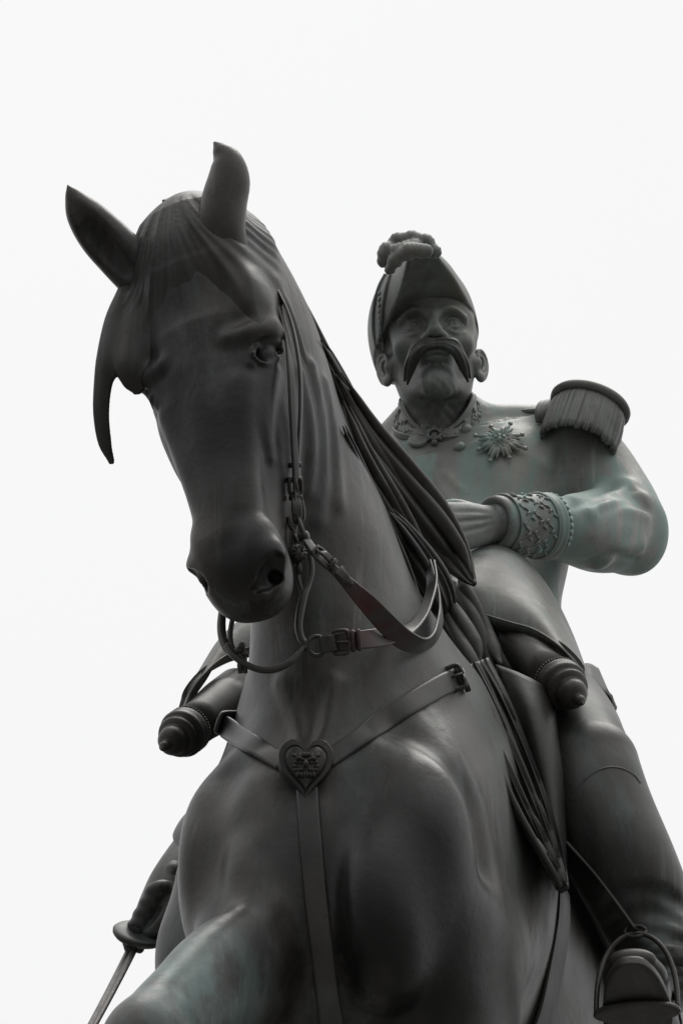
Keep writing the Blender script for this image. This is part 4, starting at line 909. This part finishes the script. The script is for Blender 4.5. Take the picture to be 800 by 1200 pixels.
plate('neck_cross', 509, 512, cross, 'small cross order hanging under the collar')
def medal(m, L, n):
    m.lathe(L(0, 0, 0), n, [(0, .015), (.006, .0155), (.008, .013), (.007, .010), (.009, .006), (.0095, 0)], 22); m.tube([L(-.013, .022, .004), L(.012, .026, .005)], .0045, 8); m.tube([L(-.004, .012, .004), L(0, .024, .004)], .003, 6)
plate('medal', 490, 518, medal, 'round medal beside the cross')
# epaulettes
def epaulette(top, ax, along, scale, inner):
    ax = nrm(ax); al = nrm(along - ax * (along @ ax)); ac = np.cross(ax, al); e = Mesh()
    A, B = .058 * scale, .050 * scale
    def el(k, h, a): return top + al * A * k * math.cos(a) + ac * B * k * math.sin(a) + ax * h
    AN = np.linspace(0, 2 * math.pi, 49)[:-1]
    e.loft([[el(k, h, a) for a in AN] for k, h in ((.02, .010), (.6, .009), (.93, .003), (1.0, -.004), (.97, -.010), (.93, -.016), (.90, -.030), (.05, -.030))])
    ep = e.make('epaulette', M_FACE, rider)
    q = Mesh(); q.tube([el(1.03, .001, a) for a in np.linspace(0, 2 * math.pi, 49)], .0075, 10); q.make('rim', M_FACE, ep)
    q = Mesh(); rng = random.Random(5)
    for k in range(84):
        a = 2 * math.pi * k / 84; w = rng.uniform(.96, 1.04); L_ = .086 * scale * rng.uniform(.95, 1.04)
        q.tube([el(.95, -.006, a), el(1.0 * w, -.022, a), el(1.03 * w, -L_ * .7, a + rng.uniform(-.01, .01)), el(1.02 * w, -L_, a)], [.0036, .0039, .0039, .0030], 6, 6)
    q.make('fringe', M_FACE, ep, kind='stuff')
    return ep
ep = epaulette(P(691, 476, 6.36), nrm(C(.27, .75, .56)), C(.95, -.34, -.05), .97, None)
m = Mesh(); m.ribbon(PP([(582, 489, 6.45), (600, 487, 6.43), (620, 486, 6.41), (640, 484, 6.39), (655, 480, 6.38)]), [C(-.05, .9, .1)] * 5, [.024, .040, .044, .044, .04], .007, 24); m.make('strap', M_FACE, ep)
m = Mesh()
for k in range(4): m.tube(PP([(630 + 5 * k, 495 - k, 6.345), (631 + 5 * k, 484 - k, 6.35), (636 + 5 * k, 474 - k, 6.375), (640 + 5 * k, 480 - k, 6.42)]), [.004, .0075, .0075, .004], 8, 14)
m.make('knot', M_FACE, ep)
epaulette(P(380, 552, 6.45), nrm(C(-.25, .84, .42)), C(-.95, -.35, .1), 1.0, None)
# left cuff with raised embroidery, buttons on the sleeve
ca, cb_ = P(578, 612.5, 5.98), P(640, 617, 6.06); cx_ = nrm(cb_ - ca); Lc = np.linalg.norm(cb_ - ca)
cz = nrm(HZ - cx_ * (HZ @ cx_)); cy = np.cross(cx_, cz); cy = cy if cy @ _cf < 0 else -cy
def cuffpt(t, a, r=0.0):
    R0 = .0375 + (.0470 - .0375) * t + r; return ca + cx_ * Lc * t + R0 * (math.cos(a) * cz * 1.06 + math.sin(a) * cy)
m = Mesh(); AN = np.linspace(0, 2 * math.pi, 41)[:-1]
m.loft([[cuffpt(t, a, r) for a in AN] for t, r in ((.04, -.010), (-.02, -.005), (-.03, -.002), (-.01, .0005), (.06, .001), (.10, .0005), (.84, .0005), (.86, .002), (.90, .002), (.92, .0008), (.95, .002), (.99, .002), (1.01, .0), (1.02, -.012))])
cuff = m.make('cuff', M_COAT, rider)
m = Mesh(); rng = random.Random(11)
cuf = lambda a, t, lift: cuffpt(t, a, .001 + lift)
for t0 in (.28, .48, .68): vine(m, cuf, -.5 + 1.7 * t0, 3.3 + t0, t0, .065, 5, .0009, .0024)
for t in (.15, .81): m.tube([cuffpt(t, a, .002) for a in np.linspace(-1.2, 4.0, 50)], .0018, 6)
for k in range(13): q = cuffpt(1.03, .1 + k * .2, .0); m.lathe(q, q - cuffpt(1.03, .1 + k * .2, -.02), [(-.002, .0052), (.001, .0045), (.0025, 0)], 8)
m.make('embroidery', M_COAT, cuff)
for x, y in ((629, 640), (655, 640)):
    p_, n_ = on_coat([(x, y)]); p0 = p_[0] + (n_[0] * .005 if x < 640 else 0); m = Mesh(); m.lathe(p0 - n_[0] * .002, n_[0], [(0, .007), (.003, .0075), (.006, .006), (.008, 0)], 14); m.make('button', M_COAT, rider)
# gloved left hand closed on the reins: back of the hand, four bent fingers, thumb, three raised seams
gh = Field(.008); F = gh
w0 = P(582, 613, 5.985); kn = P(515, 619, 5.91); hx_ = nrm(kn - w0); hz_ = nrm(HZ - hx_ * (HZ @ hx_)); hy_ = np.cross(hx_, hz_); hy_ = hy_ if hy_ @ _cf < 0 else -hy_
def gp(a, b, c): return w0 + hx_ * a + hz_ * b + hy_ * c
F.sweep([(*gp(-.01, 0, 0), .029, .026), (*gp(.02, 0, 0), .029, .023), (*gp(.055, 0, .002), .036, .020), (*gp(.088, -.001, .002), .039, .017)], hz_, k=.012)
for k, (b, l1, l2, r) in enumerate(((.027, .034, .026, .0098), (.010, .038, .029, .0102), (-.008, .036, .027, .0098), (-.025, .029, .022, .0088))):
    q = [gp(.085, b, .002), gp(.097, b, .000), gp(.102 + l1 * .3, b * .95, -.020), gp(.094, b * .92, -.020 - l2 * .9), gp(.072, b * .9, -.040)]
    F.sweep([(*x, r, r) for x in q[:3]] + [(*q[3], r * .95, r * .95), (*q[4], r * .85, r * .85)], hz_, k=.004)
F.sweep([(*gp(.03, .024, -.008), .013, .013), (*gp(.058, .040, -.020), .0115, .0115), (*gp(.085, .036, -.036), .0105, .0105), (*gp(.100, .022, -.044), .0085, .0085)], hz_, k=.006)
for b0, b1, e in ((.014, .018, .066), (.000, .001, .068), (-.013, -.016, .064)):
    F.sweep([(*gp(.032, b0 * .7, .025), .0026, .003), (*gp(.055, b0, .0225), .003, .0035), (*gp(.092, b1, .019), .0026, .003)], hz_, k=.004, op='sub')
lo, hi = bounds(F, .005); grown('gloved_hand', F, lo, hi, .0025, M_COAT, rider)
# skirts of the coat over the thighs and the tail flaring behind
m = Mesh()
sheet(m, patch([PP([(600, 725, 6.10), (640, 735, 6.06), (652, 735, 6.10), (656, 728, 6.2)]), PP([(610, 790, 5.92), (650, 800, 5.86), (676, 805, 5.92), (690, 806, 6.05)]), PP([(618, 835, 5.80), (655, 845, 5.73), (692, 853, 5.80), (715, 858, 5.95)]), PP([(622, 848, 5.78), (656, 849, 5.70), (696, 866, 5.76), (734, 892, 5.92)])], 24, 24), .012)
m.make('coat_skirt', M_COAT, rider)
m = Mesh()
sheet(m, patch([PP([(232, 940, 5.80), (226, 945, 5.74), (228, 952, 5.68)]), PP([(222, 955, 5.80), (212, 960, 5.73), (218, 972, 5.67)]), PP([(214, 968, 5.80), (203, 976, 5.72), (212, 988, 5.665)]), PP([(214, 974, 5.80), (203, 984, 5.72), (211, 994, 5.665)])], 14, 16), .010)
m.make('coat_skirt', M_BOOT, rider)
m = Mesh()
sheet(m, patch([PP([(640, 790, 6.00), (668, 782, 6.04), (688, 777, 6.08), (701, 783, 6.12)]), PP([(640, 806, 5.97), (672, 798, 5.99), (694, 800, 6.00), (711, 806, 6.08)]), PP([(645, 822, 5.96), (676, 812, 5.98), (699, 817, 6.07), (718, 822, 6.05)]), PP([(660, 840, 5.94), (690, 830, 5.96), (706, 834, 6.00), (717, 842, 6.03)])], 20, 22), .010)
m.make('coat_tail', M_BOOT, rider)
# legs: breeches and high boots
lf = Field(.02); F = lf
F.sweep([prow(585, 830, 6.06, .12, .125), prow(640, 858, 5.88, .105, .11), prow(668, 882, 5.72, .080, .086), prow(688, 910, 5.63, .072, .076)], HL, k=.03)
F.sweep([prow(445, 890, 6.06, .12, .125), prow(360, 965, 5.82, .100, .105), prow(300, 1020, 5.66, .080, .086), prow(272, 1045, 5.60, .068, .072)], HL, k=.03)
def legcloth(q): return (.003 * np.sin(30 * (q @ HZ.astype(np.float32)) + 14 * (q @ HL.astype(np.float32)))).astype(np.float32)
F.disp(legcloth, P(550, 860, 5.9), .8)
lo, hi = bounds(F, .01); grown('breeches', F, lo, hi, .007, M_BOOT, rider)
FD = nrm(C(-.15, .75, -.65)); FN = nrm(HZ - FD * (HZ @ FD)); FS = np.cross(FN, FD); FS = FS if FS[0] > 0 else -FS
def boot(rows, toe, creases=(), label=None):
    f = Field(.02); T = P(*toe); ft = lambda a, s, n: T - FD * a + FS * s + FN * n
    f.sweep([prow(*r) for r in rows] + [(*ft(.205, 0, .11), .046, .050), (*ft(.215, 0, .06), .042, .048)], HL, k=.01)
    f.sweep([(*ft(.018, 0, .016), .030, .014), (*ft(.05, 0, .022), .040, .020), (*ft(.10, 0, .036), .041, .032), (*ft(.155, 0, .052), .037, .044), (*ft(.215, 0, .05), .036, .044), (*ft(.245, 0, .045), .032, .040)], FS, k=.03)
    for pp, w in creases:
        p_, n_ = hit(f, pp); f.sweep([(*(p_[i] + n_[i] * w * .35), w * (.4 if i in (0, len(pp) - 1) else 1), w * (.4 if i in (0, len(pp) - 1) else 1)) for i in range(len(pp))], HZ, k=.014, op='sub')
    f.disp(legcloth, ft(.2, 0, .1), .9); lo, hi = bounds(f, .01); b = grown('boot', f, lo, hi, .0055, M_BOOT, rider, label=label)
    s = Mesh(); rings = []
    def outline(k):
        q = []
        for u in np.linspace(0, 2 * math.pi, 44, endpoint=False):
            a = .135 - .138 * math.cos(u); w = .046 - .012 * math.exp(-((a - .165) / .035) ** 2) - .008 * (a > .165); q.append((a, k * w * math.copysign(abs(math.sin(u)) ** .75, math.sin(u))))
        return q
    for k, n in ((.96, .006), (1.03, .003), (1.03, -.005), (.98, -.008), (.5, -.008)): rings.append([ft(a + (1 - k) * .0, w, n) for a, w in outline(k)])
    s.loft(rings); s.make('sole', M_BOOT, b)
    s = Mesh(); s.loft([[ft(a, w, n) for a, w in [(.205 + .045 * (1 - math.cos(u)) / 1.0 * .8, .033 * math.sin(u)) for u in np.linspace(0, 2 * math.pi, 25)[:-1]]] for n in (-.006, -.028)]); s.make('heel', M_BOOT, b)
    return f, b, ft
bl, bo, footL = boot([(690, 905, 5.63, .072, .076), (700, 935, 5.60, .074, .078), (715, 978, 5.57, .075, .080), (731, 1020, 5.54, .073, .078), (747, 1055, 5.52, .068, .073), (762, 1092, 5.50, .059, .064), (776, 1130, 5.47, .052, .056)], (738, 1126, 5.29),
     creases=[([(702, 1070), (728, 1050), (758, 1045), (786, 1052), (806, 1066)], .010), ([(708, 1090), (735, 1072), (765, 1068), (795, 1078)], .009), ([(722, 1106), (745, 1092), (775, 1092), (800, 1102)], .007)])
p_, n_ = hit(bl, [(668, 938), (676, 924), (690, 909), (708, 900), (726, 900), (742, 908), (750, 918)]); m = Mesh(); m.tube(p_ - n_ * .001, .0022, 8, 40); m.make('boot_top', M_BOOT, bo)
m = Mesh()      # spur straps over the instep
for a0, a1 in ((.12, .150), (.145, .185)): m.ribbon([footL(a0 + .02 * abs(c), .05 * math.sin(c * 1.5), .028 + .058 * math.cos(c * 1.5) * (1 if a0 < .13 else 1.1)) for c in np.linspace(-1, 1, 15)], [FS * math.sin(c * 1.5) + FN * math.cos(c * 1.5) for c in np.linspace(-1, 1, 15)], .012, .003)
m.make('spur_strap', M_TACK, bo)
br_, bor, footR = boot([(258, 1040, 5.60, .066, .070), (253, 1065, 5.58, .067, .070), (243, 1110, 5.54, .067, .070), (236, 1155, 5.50, .062, .066), (234, 1200, 5.47, .056, .06), (230, 1240, 5.45, .050, .054)], (190, 1270, 5.27))
# right hand on the sword grip
gr = Field(.01); F = gr
F.sweep([prow(226, 1005, 5.94, .038, .038), prow(202, 1035, 5.88, .034, .034), prow(188, 1058, 5.85, .036, .030), prow(178, 1080, 5.82, .034, .028)], C(0, .3, -1), k=.012)
for k in range(4):
    x, y = 190 - 6.5 * k, 1046 + 13 * k
    F.sweep([prow(x + 16, y + 2, 5.86, .011, .011), prow(x + 2, y - 5, 5.80, .0125, .0125), prow(x - 12, y + 1, 5.80, .012, .012), prow(x - 8, y + 12, 5.83, .010, .010), prow(x + 3, y + 12, 5.85, .008, .008)], C(0, 1, 0), k=.004)
F.sweep([prow(204, 1050, 5.80, .013, .013), prow(194, 1076, 5.785, .0125, .0125), prow(180, 1092, 5.785, .011, .011), prow(170, 1095, 5.79, .008, .008)], C(0, 1, 0), k=.006)
lo, hi = bounds(F, .005); grown('gloved_hand', F, lo, hi, .0035, M_BOOT, rider)

# ------------------------------------------------------------------ sword
sw = empty('sword', P(165, 1080, 5.82), 'drawn sabre with disc guard held low beside the raised foreleg', 'sword')
g0, g1 = P(190, 1045, 5.84), P(158, 1096, 5.79); sa = nrm(g1 - g0)
m = Mesh(); m.lathe(g0, sa, [(-.05, 0), (-.05, .014), (-.035, .016), (-.025, .012), (0, .0135), (.03, .0155), (.06, .0135), (.085, .013)], 18); m.make('grip', M_BOOT, sw)
m = Mesh(); gn_ = nrm(C(.25, .88, -.30)); gu = nrm(np.cross(gn_, C(0, 1, 0))); gv = np.cross(gn_, gu); ctr = P(163, 1096, 5.785)
m.loft([[ctr + gu * .042 * k * math.cos(a) * .95 + gv * .036 * k * math.sin(a) + gn_ * h for a in np.linspace(0, 2 * math.pi, 37)[:-1]] for k, h in ((.05, -.004), (.9, -.005), (1.0, -.001), (1.02, .003), (.95, .006), (.5, .004), (.05, .004))])
m.make('guard', M_BOOT, sw)
m = Mesh()
for (x, y, r) in ((148, 1104, .006), (152, 1109, .009), (157, 1106, .010), (163, 1110, .008)): m.lathe(P(x, y, 5.775), C(.2, -.5, -.8), [(-.01, 0), (-.006, r), (.004, r), (.010, r * .5), (.012, 0)], 10)
m.make('quillon', M_BOOT, sw)
b0, b1 = P(157, 1108, 5.78), P(82, 1262, 5.52); bd = nrm(b1 - b0); bw = nrm(C(.8, .4, .2) - bd * (C(.8, .4, .2) @ bd)); bn = np.cross(bd, bw); m = Mesh(); rings = []
for t in np.linspace(0, 1, 14):
    c = b0 + (b1 - b0) * t * 1.6 + bn * .03 * t * t; w = .0105 * (1 - .35 * t) if t < .96 else .002
    rings.append([c + bw * w * x + bn * .0035 * y for x, y in ((-1, 0), (-.8, .7), (-.3, 1), (-.15, .5), (.15, .5), (.3, 1), (.8, .7), (1, 0), (.8, -.7), (.3, -1), (.15, -.5), (-.15, -.5), (-.3, -1), (-.8, -.7))])
m.loft(rings); m.make('blade', M_STEEL, sw)
# ------------------------------------------------------------------ saddle, cloth, stirrups, holsters
saddle = empty('saddle', H(-.3, 0, 1.55), 'bronze military saddle and folded saddle cloth under the rider', 'saddle')
def drape(rows, off, th, name, mat, nu=24, nv=28, label=None):
    """rows of (f, l-sign angle): laid over the barrel"""
    m = Mesh(); sheet(m, patch(rows, nu, nv), th); return m.make(name, mat, saddle, label=label)
def arch(f, spread, drop, lift=.012):
    """a row of points across the back at station f"""
    q = []
    for a in np.linspace(-1, 1, 13):
        l = math.sin(a * 1.5) * spread; z = 1.60 - .03 * (f < -.1) - drop * (1 - math.cos(a * 1.5)) ** 1.25
        q.append(H(f, l, z + lift))
    return q
drape([arch(.0, .19, .26), arch(-.15, .22, .30), arch(-.35, .245, .38), arch(-.55, .25, .43), arch(-.70, .245, .40)], 0, .012, 'saddle_cloth', M_CLOTH)
sf = Field(.03); F = sf
F.ell(H(-.02, 0, 1.665), (.07, .10, .085), np.stack([HF, HL, HZ])); F.ell(H(-.30, 0, 1.635), (.28, .17, .06), np.stack([HF, HL, HZ]), k=.05); F.ell(H(-.60, 0, 1.67), (.05, .17, .10), np.stack([HF, HL, HZ]), k=.04)
lo, hi = bounds(F, .01); grown('seat', F, lo, hi, .008, M_CLOTH, saddle)
def fold(pp, ds, w, flat=.5):
    m = Mesh(); lock(m, [(x, y, d, ww) for (x, y), d, ww in zip(pp, ds, w)], flat=flat, face=C(.45, .1, -.85), rip=.03, ns=3, seg=20); return m
a_ = spline(np.array([(531, 786, 5.475), (547, 822, 5.445), (566, 862, 5.42), (592, 915, 5.395), (617, 968, 5.37), (640, 1012, 5.355), (656, 1040, 5.35)], float), 60)
b_ = spline(np.array([(572, 770, 5.60), (594, 812, 5.57), (616, 862, 5.545), (634, 910, 5.52), (648, 958, 5.49), (656, 1005, 5.46), (660, 1042, 5.40)], float), 60)
G = np.zeros((61, 49, 3))     # hanging front of the saddle cloth, gathered into folds
for i in range(61):
    for j in range(49):
        u, v = i / 60, j / 48; q = a_[i] * (1 - v) + b_[i] * v; env = min(1, v * 6 + .25) * min(1, (1 - v) * 5 + .2) * (.5 + .5 * min(1, u * 3)) * (1 - .5 * max(0, u - .8) / .2)
        w = math.sin(2 * math.pi * (3.1 * v + .35 * math.sin(2.2 * u + 1)) + .6) + .45 * math.sin(2 * math.pi * (6.3 * v - .5 * u) + 2)
        G[i, j] = P(q[0] + 2.0 * math.sin(9 * u) * (1 - v), q[1], q[2] - .012 - .016 * env * w)
m = Mesh(); sheet(m, G, .008); m.tube(G[:, 0], .0045, 8); m.make('cloth_fold', M_CLOTH, saddle)
m = Mesh()
sheet(m, patch([PP([(580, 778, 5.62), (612, 790, 5.60), (640, 806, 5.62), (652, 826, 5.70)]), PP([(596, 820, 5.58), (622, 832, 5.545), (646, 845, 5.57), (656, 856, 5.66)]), PP([(612, 880, 5.54), (634, 890, 5.50), (656, 900, 5.53), (664, 912, 5.62)]), PP([(630, 945, 5.50), (646, 952, 5.47), (660, 958, 5.50), (666, 966, 5.58)]), PP([(648, 1004, 5.47), (656, 1008, 5.45), (663, 1011, 5.47), (666, 1014, 5.52)]), PP([(657, 1034, 5.46), (660, 1035, 5.45), (663, 1036, 5.46), (665, 1037, 5.48)])], 36, 18), .010)
m.make('saddle_flap', M_CLOTH, saddle)
AN = np.linspace(-2.0, 2.0, 60); dr_ = np.stack([math.sin(a) * HL - math.cos(a) * HZ for a in AN]); gc = H(-.08, 0, 1.2); gr_ = np.full(60, .55)
for _ in range(80): gr_ = gr_ - np.clip(horse_f.ev(gc + dr_ * gr_[:, None]) * .6, -.01, .02)
m = Mesh(); m.ribbon(gc + dr_ * (gr_ - .001)[:, None], dr_, .07, .005); m.make('girth', M_CLOTH, saddle)
m = Mesh()      # the roll of cloth between neck and holster
for pp in ([(512, 690, 5.68, 10), (528, 728, 5.65, 18), (548, 770, 5.61, 20), (566, 810, 5.58, 14)], [(530, 680, 5.76, 12), (548, 718, 5.73, 20), (566, 756, 5.70, 22), (584, 792, 5.66, 16)], [(545, 700, 5.80, 12), (566, 738, 5.78, 22), (590, 775, 5.74, 24), (612, 800, 5.70, 18)]): bundle(m, pp, 3, .5, int(pp[0][0]), flat=.7, face=C(.45, .1, -.85), rip=.03, ns=3, seg=20)
m.make('cloth_roll', M_CLOTH, saddle)
# stirrups
def stirrup(label, top, ft):
    st = empty('stirrup', ft(.085, 0, -.01), label, 'stirrup', 'stirrups')
    m = Mesh(); q = [ft(.085 - .015 * max(0, math.sin(a)), .054 * math.cos(a), -.012 + .125 * max(0, math.sin(a)) ** .75) for a in np.linspace(-.06, math.pi + .06, 40)]
    m.tube(q, .0036, 10); m.make('arch', M_TACK, st)
    m = Mesh(); m.loft([[ft(.085 + y * .020 * kk, x * k, -.012 + h) for x, y in [(.058 * math.cos(b), math.sin(b)) for b in np.linspace(0, 2 * math.pi, 29)[:-1]]] for k, kk, h in ((.97, .9, .002), (1, 1, .0), (1, 1, -.005), (.97, .85, -.007), (.7, .5, -.006), (.05, .05, -.006))]); m.make('tread', M_TACK, st)
    e = ft(.07, 0, .117); m = Mesh(); pts = [top, top * .66 + e * .34 + C(.004, 0, 0), top * .33 + e * .67 + C(.003, 0, 0), e]
    m.ribbon(pts, [C(.9, .25, -.25)] * 4, .024, .004, 40); m.make('stirrup_leather', M_TACK, st)
    ring_ = Mesh(); ring_.tube([e + FS * .014 * math.cos(a) + FN * .010 * math.sin(a) for a in np.linspace(0, 2 * math.pi, 17)], .003, 6); ring_.make('eye', M_TACK, st)
    return st
stirrup('stirrup with a long leather under the boot beside the saddle flap', P(664, 990, 5.50), footL)
stirrup('stirrup on the far flank, behind the raised foreleg', P(285, 1000, 5.55), footR)
# pistol holsters
def holster(label, A, B, r0, r1, cover, cov_label=None):
    h = empty('pistol_holster', A, label, 'holster', 'pistol holsters on the saddle bow')
    ax = B - A; L = np.linalg.norm(ax); ax = nrm(ax); m = Mesh()
    m.lathe(A, ax, [(0, 0), (0, r0), (L * .3, r0 * .98), (L * .7, r1 * 1.02), (L * .93, r1)], 36); m.make('barrel', M_TACK, h)
    m = Mesh(); m.lathe(B, ax, [(-.012, r1 * .98), (-.010, r1 * 1.10), (-.004, r1 * 1.13), (.000, r1 * 1.08), (.002, r1 * 1.10), (.007, r1 * 1.13), (.012, r1 * 1.07), (.013, r1 * .96), (.018, r1 * .94), (.021, r1 * .98), (.025, r1 * .92), (.027, r1 * .75), (.030, r1 * .66), (.034, r1 * .70), (.044, r1 * .64), (.051, r1 * .48), (.054, r1 * .30), (.056, r1 * .21), (.059, r1 * .24), (.063, r1 * .24), (.068, r1 * .17), (.070, 0)], 40)
    u = nrm(np.cross(ax, (.1, .9, .3))); v = np.cross(ax, u)
    fin = m.make('finial', M_TACK, h)
    m = Mesh()
    for k in range(48):
        a = 2 * math.pi * k / 48; q = B + ax * -.014 + r1 * 1.06 * (math.cos(a) * u + math.sin(a) * v); m.lathe(q, q - B, [(-.003, .0022), (.0012, .0021), (.0022, 0)], 6)
    m.make('beading', M_TACK, fin, kind='stuff')
    m = Mesh(); sheet(m, patch([PP(r) for r in cover], 30, 30), .010); cv = m.make('cover_flap', M_FLAP, h)
    m = Mesh(); m.tube(spline(np.array([np.array(P(a[0], a[1], a[2] - .004)) for a in cover[-2]]), 40), .0016, 6); m.make('seam', M_FLAP, cv)
    return h
holster('pistol holster under a pale leather flap, below the bent arm', P(592, 746, 5.80), P(657, 802, 5.635), .038, .0320,
    [[(524, 672, 5.86), (548, 648, 5.93), (582, 636, 5.98), (612, 651, 6.00), (644, 690, 5.98), (668, 736, 5.92), (688, 788, 5.84)],
     [(526, 676, 5.80), (548, 660, 5.85), (581, 650, 5.88), (610, 662, 5.89), (640, 698, 5.86), (664, 742, 5.80), (686, 789, 5.74)],
     [(528, 683, 5.76), (546, 684, 5.77), (576, 688, 5.78), (604, 698, 5.77), (634, 720, 5.74), (660, 752, 5.70), (684.5, 789, 5.665)],
     [(530, 689, 5.755), (544, 706, 5.755), (568, 720, 5.745), (596, 729, 5.73), (626, 738, 5.71), (656, 758, 5.67), (683.5, 788, 5.635)],
     [(531, 692, 5.76), (543, 712, 5.765), (565, 731, 5.755), (594, 742, 5.74), (624, 748, 5.715), (655, 762, 5.675), (683, 789, 5.63)]])
holster('pistol holster sticking out past the horse shoulder, beside the empty sky', P(280, 812, 5.70), P(216, 858, 5.545), .037, .0300,
    [[(330, 720, 5.84), (300, 716, 5.83), (276, 730, 5.80), (254, 752, 5.76), (234, 784, 5.70), (219, 808, 5.65), (212, 832, 5.60)],
     [(330, 730, 5.79), (300, 727, 5.78), (277, 738, 5.755), (256, 759, 5.71), (236, 788, 5.66), (221, 811, 5.62), (213.5, 832, 5.58)],
     [(330, 760, 5.745), (300, 758, 5.735), (276, 763, 5.715), (256, 774, 5.68), (238, 791, 5.64), (223, 811, 5.61), (214.5, 831, 5.575)],
     [(330, 772, 5.75), (300, 770, 5.74), (275, 774, 5.72), (256, 782, 5.685), (239, 793, 5.645), (223.5, 811, 5.61), (215, 831, 5.575)]])
